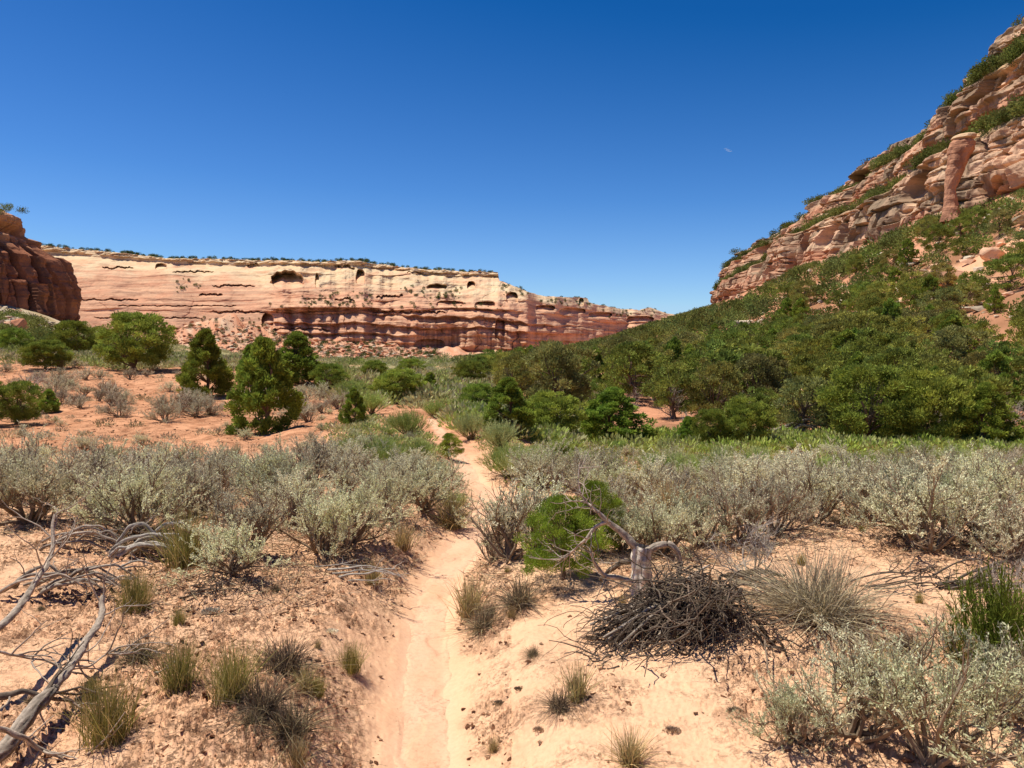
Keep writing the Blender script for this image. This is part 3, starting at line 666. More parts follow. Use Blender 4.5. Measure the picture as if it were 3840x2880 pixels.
def sage(seed, leaf=lin(178,176,146), stem=lin(130,112,92), nst=13, dead=.15, spread=1.0, nleaf=32, h=.85, lsz=1.0, narrow=.32):
    rg = np.random.default_rng(seed); tb = Tubes(); LC = []; LD = []
    for i in range(nst):
        a = rg.uniform(0, 6.28); el = rg.uniform(.25, 1.2) if i > 3 else rg.uniform(1.0, 1.5)
        d = np.array([math.cos(a)*math.cos(el)*spread, math.sin(a)*math.cos(el)*spread, math.sin(el)])
        p1, d1 = curve((rg.normal()*.03, rg.normal()*.03, 0), d, h*rg.uniform(.45,.62), 5, rg, .22, .05)
        tb.add(p1, np.linspace(.016, .008, 6)*rg.uniform(.7,1.3), 5, stem)
        for j in range(5):
            k = rg.integers(2, 6); d2 = d1+rg.normal(size=3)*.5+np.array([0,0,.35])
            p2, d2 = curve(p1[k], d2, h*rg.uniform(.22,.36), 4, rg, .2, .08)
            tb.add(p2, np.linspace(.006, .0035, 5), 3, stem*rg.uniform(.9,1.3))
            bare = rg.random() < dead
            for q in range(5):
                k = rg.integers(1, 5); d3 = d2+rg.normal(size=3)*.55+np.array([0,0,.45])
                p3, d3 = curve(p2[k], d3, h*rg.uniform(.13,.26), 3, rg, .18, .1)
                tb.add(p3, np.linspace(.003, .0015, 4), 3, stem*rg.uniform(1.0,1.6))
                if not bare:
                    m = nleaf; t = rg.uniform(.15, 1.05, m); c = np.stack([np.interp(t*3, range(4), p3[:,x]) for x in range(3)], 1)
                    LC.append(c+rg.normal(size=(m,3))*.006); LD.append(np.broadcast_to(d3, (m,3))*.7+rg.normal(size=(m,3))*.55+np.array([0,0,.3]))
    c = np.concatenate(LC); d_ = np.concatenate(LD)
    # brighter, greener tips than the inner old leaves
    lf = leaves(c, d_, rg.uniform(.016,.034,len(c))*lsz, rg.uniform(.006,.011,len(c))*lsz*narrow/.32, leaf, rg, .16)
    return variant("s", [("branches", tb.get(), M_twig), ("foliage", lf, M_leaf)])
def broom(seed, leaf, n=260, h=.7, spr=.55, wd=.006, stem=lin(110,98,70)):
    """shrubs of many upright thin green stems"""
    rg = np.random.default_rng(seed); tb = Tubes(); LC = []; LD = []
    for i in range(n//14):
        a = rg.uniform(0, 6.28); el = rg.uniform(.5, 1.45); d = np.array([math.cos(a)*math.cos(el), math.sin(a)*math.cos(el), math.sin(el)])
        p1, d1 = curve((rg.normal()*.03, rg.normal()*.03, 0), d*[spr*1.8, spr*1.8, 1], h*.5, 4, rg, .15, .08); tb.add(p1, np.linspace(.008,.004,5), 4, stem)
        for j in range(14):
            p2, d2 = curve(p1[rg.integers(2,5)], d1+rg.normal(size=3)*.35+np.array([0,0,.5]), h*rg.uniform(.3,.55), 4, rg, .08, .1)
            tb.add(p2, np.linspace(wd*.5, wd*.3, 5), 3, leaf*rg.uniform(.6,1.0))
            m = 16; t = rg.uniform(.2, 1, m); LC.append(np.stack([np.interp(t*4, range(5), p2[:,x]) for x in range(3)], 1)); LD.append(d2+rg.normal(size=(m,3))*.4)
    c = np.concatenate(LC); lf = leaves(c, np.concatenate(LD), rg.uniform(.03,.06,len(c)), wd, leaf, rg, .2)
    return variant("b", [("branches", tb.get(), M_twig), ("foliage", lf, M_leaf)])
def grass(seed, col, n=240, h=.3, spr=.5, wd=.0035, droop=.5, base=.05, dirx=0):
    rg = np.random.default_rng(seed); V = []; Fc = []; C = []
    a = rg.uniform(0, 6.28, n); lean = np.abs(rg.normal(size=n))*spr; L = h*rg.uniform(.45, 1.15, n)
    d = np.stack([np.cos(a)*lean+dirx, np.sin(a)*lean, np.ones(n)], 1); d /= np.linalg.norm(d, axis=1)[:,None]
    b = np.stack([rg.normal(size=n)*base, rg.normal(size=n)*base, np.zeros(n)-.01], 1)
    s = np.cross(d, rg.normal(size=(n,3))); s /= np.linalg.norm(s, axis=1)[:,None]
    K = 5; rows = []
    for k in range(K):
        t = k/(K-1); p = b+d*(L*t)[:,None]+np.stack([d[:,0], d[:,1], -np.ones(n)*.9], 1)*(L*droop*t*t*np.abs(d[:,2]-1.25))[:,None]
        p[:,2] = np.maximum(p[:,2], -.02+.004*k)
        w_ = wd*(1-.8*t)*rg.uniform(.8,1.2,n)
        rows.append(np.stack([p-s*w_[:,None], p+s*w_[:,None]], 1))
    V = np.stack(rows, 1).reshape(-1, 3)  # n,K,2
    base_i = (np.arange(n)*K*2)[:,None]; k = np.arange(K-1)[None]*2
    Q = np.stack([base_i+k, base_i+k+1, base_i+k+3, base_i+k+2], -1).reshape(-1, 4)
    cc = col[rg.integers(len(col), size=n)]*(1+.15*rg.normal(size=(n,1))).clip(.5,1.5)
    return variant("g", [("blades", (V, tris_of_quads(Q), np.repeat(cc, K*2, 0)), M_grass)])
def juniper(seed, kind='cone', ncl=120, per=70, lf=.07, lw=.026, col=lin(134,148,70), H_=1.0, W_=.38, limbs=14, open_=0.0):
    """unit-height conifer; trunk + crown of leaf sprays gathered in clumps"""
    rg = np.random.default_rng(seed); tb = Tubes(); bark = lin(120,100,82)
    ph = rg.uniform(0, 6.28, 4)
    def prof(z, a):
        if kind == 'cone': r = np.where(z < .28, .72+.28*(z/.28), ((1-z)/.72)**.72)
        elif kind == 'round': r = np.sqrt(np.clip(1-((z-.52)/.50)**2, 0, 1))
        else: r = np.clip(np.sin(np.pi*np.clip(z, 0, 1)**.8), 0, 1)**.6
        return W_*r*(1+(.30*np.sin(a*1+ph[3])+.22*np.sin(4*a+9*z))*(open_ > 0)+.16*np.sin(2*a+ph[0])+.12*np.sin(3*a+ph[1]+z*4)+.10*np.sin(5*a+ph[2]-z*7))
    zc_ = rg.uniform(.06 if kind == 'cone' else .16, .97, ncl); a = rg.uniform(0, 6.28, ncl)
    rad = prof(zc_, a)*np.sqrt(rg.uniform(.25, 1.0, ncl)); cc = np.stack([np.cos(a)*rad, np.sin(a)*rad, zc_], 1)
    cs = rg.uniform(.045, .085, ncl)*(1+.5*(kind != 'cone'))*(1-.4*zc_*(kind == 'cone'))
    cc = np.concatenate([cc, [[0,0,.93],[.01,0,.97]]]); cs = np.r_[cs, .04, .03]; ncl = len(cc)
    i = np.repeat(np.arange(ncl), per); m = len(i)
    off = rg.normal(size=(m,3)); off /= np.linalg.norm(off, axis=1)[:,None]; off *= (rg.random(m)**.45)[:,None]
    c = cc[i]+off*cs[i][:,None]*[1,1,.85 if kind == 'cone' else .6]
    d = off+np.stack([cc[i][:,0]/W_*.5, cc[i][:,1]/W_*.5, .7+0*c[:,0]], 1)+rg.normal(size=(m,3))*.35
    clv = rg.uniform(.68, 1.32, ncl)[i][:,None]; yel = rg.uniform(0, 1, ncl)[i][:,None]
    lcol = col*clv*(1+np.array([.25,.08,-.1])*yel)
    g = leaves(c, d, lf*rg.uniform(.6,1.2,m), lw, lcol, rg, .14)
    t0, dt = curve((0,0,-.02), (rg.normal()*.12, rg.normal()*.12, 1), .75, 6, rg, .12 if kind == 'cone' else .22, .1)
    tb.add(t0, np.linspace(.030, .008, 7)*(1 if kind == 'cone' else 1.5), 6, bark)
    for k in range(limbs):
        j = rg.integers(0, ncl); s = t0[rg.integers(1, 5)] if kind != 'cone' else t0[min(5, int(cc[j,2]*5))]
        mid = (s+cc[j])/2+rg.normal(size=3)*.03; tb.add([s, mid, cc[j]], [.011, .007, .003], 4, bark*rg.uniform(.8,1.3))
    return variant("j", [("trunk", tb.get(), M_twig), ("crown", g, M_jun)])
def bare(seed, col=lin(176,162,146), nst=9, h=1.0, lv=3):
    rg = np.random.default_rng(seed); tb = Tubes()
    def rec(p, d, L, r, lvl):
        pts, de = curve(p, d, L, 5, rg, .2, .03); tb.add(pts, np.linspace(r, r*.45, 6), 5 if lvl < 1 else 3, col*rg.uniform(.65,1.2))
        if lvl < lv:
            for _ in range(rg.integers(3, 6)): rec(pts[rg.integers(2,6)], de+rg.normal(size=3)*.7+[0,0,.2], L*rg.uniform(.45,.75), r*.5, lvl+1)
    for i in range(nst):
        a = rg.uniform(0, 6.28); el = rg.uniform(.35, 1.35); rec((0,0,0), (math.cos(a)*math.cos(el), math.sin(a)*math.cos(el), math.sin(el)), h*rg.uniform(.35,.55), .014*h, 0)
    return variant("d", [("branches", tb.get(), M_twig)])

def put(name, var, p, s, rz, label, cat, group=None, sz=None, tilt=(0,0)):
    root = empty(name, p); root.scale = (s, s, sz if sz else s); root.rotation_euler = (tilt[0], tilt[1], rz)
    for pn, me in var:
        o = bpy.data.objects.new(pn, me); COL.objects.link(o); o.parent = root
    return tag(root, label, cat, group)

SAGE = [sage(10+i, leaf=[lin(220,216,178), lin(230,226,184), lin(206,206,162), lin(214,206,174), lin(206,198,168), lin(218,218,176)][i], nst=[15,17,14,15,12,16][i], dead=[.22,.15,.3,.45,.62,.2][i]) for i in range(6)]
RABBIT = [broom(40+i, lin(166,180,100) if i != 2 else lin(186,192,128), n=420, h=.8) for i in range(3)]
EPH = [broom(50+i, lin(104,112,42), n=420, h=.8, spr=.35, wd=.005) for i in range(2)]
STRAW = [lin(214,194,140), lin(196,172,120), lin(160,150,96), lin(134,118,92)]
GST = [grass(60+i, np.array(STRAW), n=[260,340,220][i], h=1, spr=[.45,.7,.4][i], wd=.009, base=.10) for i in range(3)]
GGR = [grass(70+i, np.array([lin(150,148,76), lin(172,160,94), lin(122,116,66), lin(196,176,118)]), n=560, h=1, spr=.36, wd=.006, droop=.3, base=.13) for i in range(3)]
GDK = [grass(80+i, np.array([lin(120,104,86), lin(140,124,98), lin(96,84,68), lin(176,158,120)]), n=420, h=1, spr=1.1, wd=.010, droop=.9, base=.14) for i in range(3)]
GBIG = grass(90, np.array([lin(166,152,126), lin(186,172,138), lin(134,122,102), lin(212,196,156)]), n=1500, h=1, spr=1.3, wd=.0045, droop=.9, base=.10)
CONE = [juniper(100+i, 'cone', 170, 150, .044, .015, lin(130,150,64), W_=[.36,.42,.33][i]) for i in range(3)]
ROUND = [juniper(110+i, 'round', 170, 150, .045, .016, lin(132,148,68), W_=[.55,.62,.5][i], limbs=24) for i in range(3)]
SLOPE = [juniper(120+i, ['round','round','lens','cone','round','lens'][i], 76, 95, .058, .024, [lin(138,146,74), lin(124,138,68), lin(148,148,84), lin(126,146,64), lin(132,136,84), lin(134,146,72)][i], W_=[.55,.62,.6,.42,.5,.66][i], limbs=26) for i in range(6)]
BUSH = juniper(151, 'lens', 210, 170, .030, .010, lin(140,160,62), W_=.55, limbs=40, open_=.5)
BARE = [bare(130+i) for i in range(3)]

# ---- named junipers: (base x, base row, height px, width px, variant, label)
def place(px, row, y0=1.6): return hit(px, row, H, y0)
def jun(px, row, hpx, wpx, var, wv, label, rz=0, group="young junipers scattered over the left hillside and valley", name="juniper_tree", cat="juniper"):
    p = place(px, row); hh = hpx*1.08/F*p[1]; ww = wpx*1.12/F*p[1]/(2*wv*1.1)
    p[2] -= .03*hh
    return put(name, var, p, ww, rz, label, cat, group, sz=hh*1.03)
jun(137, 372, 54, 66, ROUND[0], .55, "broad round bright green juniper nearest the red butte", .4)
jun(206, 397, 62, 56, CONE[1], .42, "wide green juniper in the middle of the hillside group, left of the tallest cone", 1.1)
jun(264, 434, 88, 64, CONE[0], .36, "tallest conical juniper, standing at the front of the hillside group", 2.0)
jun(297, 384, 48, 46, CONE[2], .33, "upright dark green juniper behind the tallest cone, against the mesa talus", .7)
jun(250, 384, 36, 26, CONE[0], .36, "slim juniper partly hidden behind the tallest cone", .2)
jun(15, 425, 40, 52, ROUND[1], .62, "bushy yellow-green juniper at the left edge above the sagebrush", .5)
jun(49, 413, 22, 20, CONE[2], .33, "tiny juniper right beside the bushy one at the left edge", .9)
jun(354, 425, 34, 28, CONE[1], .42, "small cone juniper standing alone left of the trail", .3)
jun(449, 459, 24, 24, BUSH, .55, "tiny juniper right at the left lip of the trail bend", 2.3)
jun(45, 370, 27, 38, ROUND[2], .5, "green juniper behind the bare shrub on the left skyline hill", .3)
jun(74, 356, 32, 40, ROUND[0], .55, "rounded juniper below the pale talus, left of the broad round one", 2.2)
jun(14, 352, 22, 30, ROUND[1], .62, "low juniper at the far left below the orange boulder", 1.2)
jun(398, 402, 30, 48, ROUND[2], .5, "dull olive juniper right of centre above the trail end", .6)
jun(430, 396, 22, 20, CONE[1], .42, "small dark juniper where the trail disappears", 1.6)
jun(508, 432, 50, 60, CONE[1], .42, "wide olive juniper just right of the trail's far end", .6)
jun(552, 438, 42, 54, ROUND[2], .5, "rounded juniper leaning on the wide olive one right of the trail", 1.9)
jun(613, 444, 52, 74, CONE[1], .42, "dark green tent shaped juniper at the foot of the right slope", 2.9)
jun(688, 447, 28, 26, CONE[0], .36, "small cone juniper at the meadow edge right of the tent shaped one", .8)
jun(711, 448, 36, 34, ROUND[0], .55, "round little juniper beside the small cone at the meadow edge", 2.8)
jun(745, 446, 44, 46, ROUND[2], .5, "thin topped juniper left of the fallen dead log", 1.8)
jun(868, 446, 74, 92, ROUND[0], .55, "large shaggy juniper right of the fallen dead log", .5)
jun(925, 447, 70, 70, ROUND[2], .5, "tall loose juniper between the shaggy one and the right edge", 1.5)
jun(985, 448, 60, 62, CONE[1], .42, "dark juniper at the right edge behind the sagebrush", 2.5)
jun(330, 392, 26, 36, ROUND[0], .55, "rounded juniper right of the hillside group on the valley edge", .9)
jun(470, 385, 22, 30, ROUND[1], .62, "small rounded juniper in the valley above the trail's end", .3)
jun(375, 378, 16, 26, ROUND[2], .5, "low olive juniper far out in the valley centre", 1.3)
jun(412, 374, 14, 24, ROUND[0], .55, "far low juniper right of the low olive one", 2.3)
jun(480, 412, 26, 36, ROUND[0], .55, "round juniper on the right side of the valley, above the green feathery shrubs", 2.0)
jun(562, 580, 78, 72, BUSH, .55, "lush green juniper bush behind the grey dead stump", .6, group=None, name="juniper_bush", cat="juniper bush")
jun(592, 552, 66, 52, BUSH, .55, "yellow-green upper juniper clump rising behind the bush by the stump", 2.6, group=None, name="juniper_bush", cat="juniper bush")

# ---- woodland on the right slope, individuals near, the rest one mass
rg = np.random.default_rng(21); cand = []
N = 15000; Yt = 24+rg.random(N)**.85*320; pxt = rg.uniform(455, 1110, N); x = (pxt-512)/F*Yt; z = H(x, Yt)
ok = np.ones(N, bool)
hz = z-(-1.0)
a0 = np.arctan2(x, Yt)
# foot line of the wood
foot = np.interp(Yt, [20, 26, 41, 95, 200, 350], [9., 3.0, -1.0, -7, -16, -30]); ok &= x > foot
ok &= x < 81.0
ok &= ~((Yt > 325) & (x > 70))
ok &= rg.random(N) < np.where(x < foot+6+Yt*.02, .5, 1.0)
CLR = [tuple(slope_pt(a, b)[:2])+(c,) for a, b, c in ((830,302,4),(770,337,3.5),(747,334,5),(860,332,3),(900,264,4),(780,306,3),(930,332,2.5),(1000,302,3))]
for sx, sy, sr in SCAR+CLR: ok &= np.hypot(x-sx, (y_:=Yt)-sy) > sr*.95
ok &= rg.random(N) > sstep(.15, .5, fbm2(x/6, Yt/9, 3, 71))*.9; ok &= rg.random(N) < np.clip(.65+2.2*fbm2(x/9, Yt/9, 3, 313), .03, 1)
pts = np.stack([x, Yt, z], 1)[ok]
pts = pts[np.argsort(rg.random(len(pts)))]
sel = []; cell = {}
for p in pts:
    dmin = 1.5 if p[1] < 60 else 2.6
    k = (int(p[0]//3), int(p[1]//3)); good = True
    for i in (-1,0,1):
        for j in (-1,0,1):
            for q in cell.get((k[0]+i, k[1]+j), ()):
                if (q[0]-p[0])**2+(q[1]-p[1])**2 < dmin*dmin: good = False
    if good: cell.setdefault(k, []).append(p); sel.append(p)
    if len(sel) >= 2600: break
sel = np.array(sel); hgt = rg.uniform(1.7, 4.2, len(sel))*np.interp(sel[:,1], [24, 60, 150], [.62, .84, 1.05])
_q = sel[:,0]/sel[:,1]*F+512; _row = np.interp(_q, [400,430,500,560,600,650,700,740,770,801,838,865,896,933,974,1022,1100], [362,358,352,346,338,322,307,297,280,263,254,243,227,213,204,186,140])
_top = CAMZ+ray(_q, _row)[2]/ray(_q, _row)[1]*sel[:,1]
hgt = np.clip(np.minimum(hgt, _top-sel[:,2]), .8, None)
app = hgt/sel[:,1]; order = np.argsort(-app)
zones = [(30, "near the slope foot"), (70, "low on the slope"), (400, "high on the slope")]
NT = 262
SEEN = order[:NT]
for i in SEEN:
    p = sel[i]; v = int(rg.integers(6)); h_ = hgt[i]*rg.uniform(.9, 1.15)
    q_ = p[0]/p[1]*F+512; side = ["towards the trail end", "below the pale outcrop", "below the tan boulder", "at the right edge"][int(np.searchsorted([620, 800, 930], q_))]
    zn = "at the slope foot" if p[1] < 38 else "in the lower wood"
    lab = {0:"round green", 1:"broad round green", 2:"spreading olive", 3:"upright conical green", 4:"dull olive round", 5:"wide spreading green"}[v]+(" tall" if h_ > 2.6 else " short")+" juniper "+zn+" "+side
    put("juniper_tree", SLOPE[v], (p[0], p[1], p[2]-.05), h_*rg.uniform(.8,1.1), rg.uniform(0, 6.28), lab, "juniper", "junipers covering the wooded right slope", sz=h_)
# bare grey trees and shrubs among them
for k, (px_, row_, hp) in enumerate([(655,402,34),(672,418,40),(700,414,32),(730,420,44),(760,425,38),(632,412,28),(598,405,26),(688,432,26),(905,430,50),(962,440,56),(1000,430,40),(850,400,24),(945,400,28),(560,395,22),(800,418,26),(640,396,20),(710,392,18),(770,396,20),(880,385,18),(920,372,16),(980,395,22),(820,372,14),(590,388,16),(745,405,34),(1012,425,40),(675,408,30)]):
    p = place(px_, row_, 15); put("dead_shrub", BARE[k % 3], p, hp/F*p[1], k*1.7, "bare grey leafless shrub among the junipers at the slope foot", "dead shrub", "bare grey shrubs among the junipers")
p = place(28, 392, 15); put("dead_shrub", BARE[0], p, 38/F*p[1], .4, "bare grey-white branching dead shrub on the left hill", "dead shrub")

# far trees: simple leaf crowns merged in one mass
def lowtree(seed):
    rg = np.random.default_rng(seed); n = 400
    off = rg.normal(size=(n,3)); off /= np.linalg.norm(off, axis=1)[:,None]; off *= (rg.random(n)**.4)[:,None]
    ph = rg.uniform(0,6.28,3); a = np.arctan2(off[:,1], off[:,0])
    c = off*[.5,.5,.42]*(1+.25*np.sin(2*a+ph[0])+.2*np.sin(3*a+ph[1]+3*off[:,2]))[:,None]+[0,0,.5]
    g = leaves(c, off+[0,0,.5]+rg.normal(size=(n,3))*.4, rg.uniform(.08,.16,n), .068, lin(120,128,68), rg, .2); return g
LT = [lowtree(400+i) for i in range(8)]
def add_tree(items, p, h, w, tint=1.0):
    V, Fc, C = LT[rg.integers(8)]; a = rg.uniform(0, 6.28); c, s = math.cos(a), math.sin(a)
    W = np.stack([(V[:,0]*c-V[:,1]*s)*w, (V[:,0]*s+V[:,1]*c)*w, V[:,2]*h], 1)+p; items.append((W, Fc, C*rg.uniform(.5,1.15)*tint*np.array([rg.uniform(.9,1.15),1,rg.uniform(.85,1.2)])))
items = []
for i in order[NT:]: add_tree(items, sel[i]-[0,0,.1], hgt[i], hgt[i]*rg.uniform(.95,1.3))
dk = np.array([.52,.6,.7])
for p in LEDGE: h_ = rg.uniform(.9, 3.2); add_tree(items, p-[0,0,.2], h_, h_*rg.uniform(1,1.7), .9)
# mesa: rim, benches, talus
for k in range(520):
    i = rg.integers(0, ns); pxx = px[i]
    if pxx > 640 and rg.random() < .7: continue
    if rg.random() < .25*(pxx > 480) : continue
    q = VV[i, nz_-1]; h_ = rg.uniform(1.6, 4.2)*(1.0 if pxx < 440 else .8); add_tree(items, q+[0, rg.uniform(0, 12), -.4], h_, h_*1.2, dk)
for (x0, x1, r0_, r1_, n_) in ((178,208,279,293,16),(300,330,296,306,18),(330,372,290,308,34),(400,432,287,300,16),(438,462,288,300,22),(395,420,275,290,4),(270,520,303,309,40),(540,590,299,306,25),(500,530,285,297,14),(590,660,310,318,24),(200,260,318,324,16)):
    for k in range(n_):
        pxx = rg.uniform(x0, x1); ro = rg.uniform(r0_, r1_); i = int(np.clip((pxx+15)/750*ns, 0, ns-1))
        zc2 = VV[i,:nz_,2]; yc2 = VV[i,:nz_,1]; rws = 352-F*(zc2-CAMZ)/yc2; j = np.argmin(np.abs(rws-ro)); h_ = rg.uniform(1.2, 3.4)
        add_tree(items, VV[i,j]+[0,-.5,-.5], h_, h_*1.0, dk)
P = polar_pts(620, 60, 440, 575, 700)
for p in P:
    h_ = rg.uniform(1.2, 4.0); add_tree(items, p-[0,0,.2], h_, h_*rg.uniform(.8,1.1), dk)
P = polar_pts(260, 60, 520, 300, 575)
for p in P: h_ = rg.uniform(.8, 2.4); add_tree(items, p-[0,0,.2], h_, h_*1.5)
P = polar_pts(150, -40, 130, 80, 165)
for p in P: h_ = rg.uniform(.7, 2.2); add_tree(items, p-[0,0,.2], h_, h_*1.4)
for k in range(14): add_tree(items, np.array([bc[0]+rg.uniform(2,28), bc[1]-rg.uniform(8,20), 31.5]), 1.6, 2)
V, Fc, C = merge(items); tag(mesh_np("distant_woodland", V, Fc, C, M_jun), "dark green scrub trees dotting the far mesa, cliff ledges and upper slopes", "woodland", kind='stuff')

# ---- sagebrush: hand placed front rows (x, base row, height px, variant, label)
FRONT = [
 (28,523,92,1,"grey sagebrush with dark trunk at the far left edge"),
 (92,500,66,3,"sagebrush with bare dark stems behind the far left one"),
 (140,537,92,1,"large silvery sagebrush above the two twisted grey logs"),
 (196,520,76,0,"mid grey sagebrush right of the large silvery one"),
 (250,556,82,4,"half bare sagebrush with dark base in the left front row"),
 (232,575,66,5,"low sagebrush right of the twisted log and yellow tuft"),
 (322,553,78,1,"leafy sagebrush with dark crooked trunk above the bleached root"),
 (350,545,74,2,"sagebrush touching the leafy crooked one on its right"),
 (292,528,66,0,"sagebrush behind the leafy crooked one"),
 (388,521,62,2,"dense sagebrush left of the trail with dark trunk"),
 (425,512,60,5,"sagebrush nearest the left side of the trail bend"),
 (402,497,48,0,"rounded sagebrush behind the dense one left of the trail"),
 (348,500,60,3,"greyish sagebrush in the second row left of the trail"),
 (445,496,44,2,"small sagebrush on the left lip of the trail"),
 (510,560,90,4,"tall grey sagebrush immediately right of the trail"),
 (538,545,84,0,"sagebrush joined behind the tall grey one right of the trail"),
 (492,563,44,4,"low grey sagebrush spilling to the trail edge"),
 (622,552,64,1,"sagebrush behind the arching dead limb of the stump"),
 (662,556,66,1,"pale leafy sagebrush right behind the stump"),
 (700,548,72,5,"sagebrush left of the bare twiggy one in the right thicket"),
 (742,545,80,4,"bare twiggy dark sagebrush in the right thicket"),
 (775,535,76,3,"tall sagebrush with dark limbs in the middle of the right thicket"),
 (815,525,78,1,"bright silvery sagebrush in the middle of the right thicket"),
 (862,520,76,0,"sagebrush above the shaded sand patch on the right"),
 (934,552,98,1,"big domed sagebrush with thick black trunk on the right"),
 (905,535,84,5,"sagebrush on the left flank of the big domed one"),
 (985,540,86,2,"sagebrush on the right flank of the big domed one"),
 (1015,560,80,3,"sagebrush cut off by the right edge of the picture"),
 (600,505,50,2,"sagebrush above the lush juniper bush"),
 (655,500,52,0,"grey sagebrush in the second row right of the trail"),
 (862,800,150,0,"closest sagebrush in the bottom right corner, left part"),
 (940,830,185,2,"closest big sagebrush filling the bottom right corner"),
 (1010,790,130,5,"sagebrush at the bottom right edge below the green broom shrub"),
 (800,800,95,2,"low sprig of sagebrush at the bottom, left of the corner shrubs"),
]
used = []
for (px_, row_, hp, v, lab) in FRONT:
    if row_ > 768: Yq = {862:2.95, 940:2.75, 1010:3.05, 800:2.9}[px_]; xx = (px_-512)/F*Yq; p = np.array([xx, Yq, Hs(xx, Yq)])
    else: p = place(px_, row_, 3)
    used.append(p); s = hp/F*p[1]/.95*(.92 if row_ > 768 else 1.12)
    put("sagebrush", SAGE[v], p, s*1.12, px_*.37, lab, "sagebrush", "sagebrush shrubs of the front thickets", sz=s)
# random rows behind
rg = np.random.default_rng(33); cnt = 0; far_items = []; tries = 0; placed = [u[:2] for u in used]
rest = []
while cnt < 250 and tries < 9000:
    tries += 1; Yq = 7.4+rg.random()**1.2*15; px_ = rg.uniform(-60, 1090); xx = (px_-512)/F*Yq
    if tdist([xx], [Yq])[0] < 3.6: continue
    if px_ < 480 and Yq > 11.5 and (px_ < 330 or Yq > 15.5) and rg.random() < .90: continue
    if px_ > 560 and px_ < 900 and Yq > 15 and rg.random() < .55: continue
    if Yq < 8.2 and not (px_ < 330 or px_ > 620): continue
    dm = .46 if Yq < 14 else .6
    if any((q[0]-xx)**2+(q[1]-Yq)**2 < dm*dm for q in placed): continue
    placed.append(np.array([xx, Yq])); cnt += 1
    zn = ["above the left driftwood", "behind the twisted log", "behind the bleached root", "along the trail bend", "above the lush juniper bush", "behind the horned stump", "in the middle of the right thicket", "around the big domed shrub", "at the right edge"][int(np.searchsorted([110, 240, 370, 470, 590, 690, 830, 950], px_))]
    ds_ = ["in the near rows", "in the middle rows", "in the far rows"][int(np.searchsorted([10, 13.5], Yq))]
    s = rg.uniform(.48, 1.0)*(1 if Yq < 11.5 else .72 if px_ > 470 else .8)
    green = (Yq > 10.0 and px_ > 330 and rg.random() < .5)
    z_ = Hs(xx, Yq)
    _rl = float(np.interp(px_, [0,150,330,440,480,560,700,1024], [430,428,426,440,440,436,440,438]))+rg.uniform(-5, 14)
    s = min(s, max(.22, (CAMZ+ray(px_, _rl)[2]/ray(px_, _rl)[1]*Yq-z_)/.95))
    if green: put("rabbitbrush", RABBIT[int(rg.integers(3))], (xx, Yq, z_), s*1.15, rg.uniform(0,6.28), "yellow-green feathery shrub "+ds_+" "+zn, "rabbitbrush", "yellow-green shrubs among the sagebrush", sz=s*.95)
    else:
        v_ = int(rg.integers(6)); lk = ["evenly leafy", "broad silvery", "dense round", "sparse twiggy", "half bare", "pale leafy"][v_]+(" tall" if s > .8 else " low")
        put("sagebrush", SAGE[v_], (xx, Yq, z_), s*1.15, rg.uniform(0,6.28), lk+" sagebrush "+ds_+" "+zn, "sagebrush", "sagebrush "+ds_+" "+zn, sz=s)
GREENS = [(508,478,36,"light green feathery shrub hugging the right side of the trail bend"),(470,440,30,"light green shrub right of the trail's last visible stretch"),(500,452,34,"feathery green shrub behind the trail bend"),
 (408,436,28,"green shrub on the left bank above the trail"),(372,415,26,"green shrub beside the lone small cone juniper"),(385,462,28,"light green shrub in the sage left of the trail"),(540,470,26,"low green shrub above the tall grey sagebrush"),
 (352,400,24,"pale green shrub uphill of the lone small cone juniper"),(338,385,22,"pale green shrub right of the hillside juniper group"),(455,512,22,"bright green sprig at the trail's left lip"),(436,418,20,"small green shrub at the top of the trail")]
for px_, row_, hp, lab in GREENS:
    p = place(px_, row_, 3); s = hp/F*p[1]/.8; put("rabbitbrush", RABBIT[px_ % 3], p, s*1.3, px_, lab, "rabbitbrush", "yellow-green shrubs among the sagebrush", sz=s)
# shrubs on the left red hillside
for k in range(70):
    px_ = rg.uniform(0, 345); row_ = rg.uniform(365, 422)
    if k < 12: px_, row_ = [(80,408),(112,406),(125,404),(210,415),(195,410),(60,378),(86,380),(130,380),(170,392),(305,415),(320,400),(245,405)][k]
    p = place(px_, row_, 8); s = rg.uniform(.45, .8)
    put("sagebrush", SAGE[[3,4,0][k % 3]], p, s*1.3, k, "grey twiggy shrub on the red hillside "+["left of the round juniper", "below the round juniper", "around the tall cone junipers", "right of the tall cone junipers"][int(np.searchsorted([90, 180, 290], px_))]+(", high up" if row_ < 393 else ", low down"), "sagebrush", "grey shrubs dotted over the red hillside", sz=s)
# beyond: ground cover mass of sage and brush on the valley floor
def clump(seed):
    rg = np.random.default_rng(seed); n = 130; off = rg.normal(size=(n,3)); off[:,2] = np.abs(off[:,2]); off /= np.linalg.norm(off, axis=1)[:,None]; off *= (rg.random(n)**.35)[:,None]
    return leaves(off*[.55,.55,.6], off+[0,0,.8]+rg.normal(size=(n,3))*.3, rg.uniform(.14,.24,n), .07, np.ones(3), rg, .2)
CLM = [clump(i) for i in range(6)]
items = []; P1 = polar_pts(2100, 40, 600, 24, 120); P2 = polar_pts(1500, 60, 560, 110, 560); P3 = polar_pts(520, 570, 1090, 17.5, 25); P4 = polar_pts(500, -40, 330, 44, 130); P8 = polar_pts(240, -40, 345, 13.5, 44); P5 = polar_pts(260, 455, 570, 17, 26)
P6 = polar_pts(900, 480, 1090, 9.5, 18); P7 = polar_pts(260, 330, 440, 10, 17)
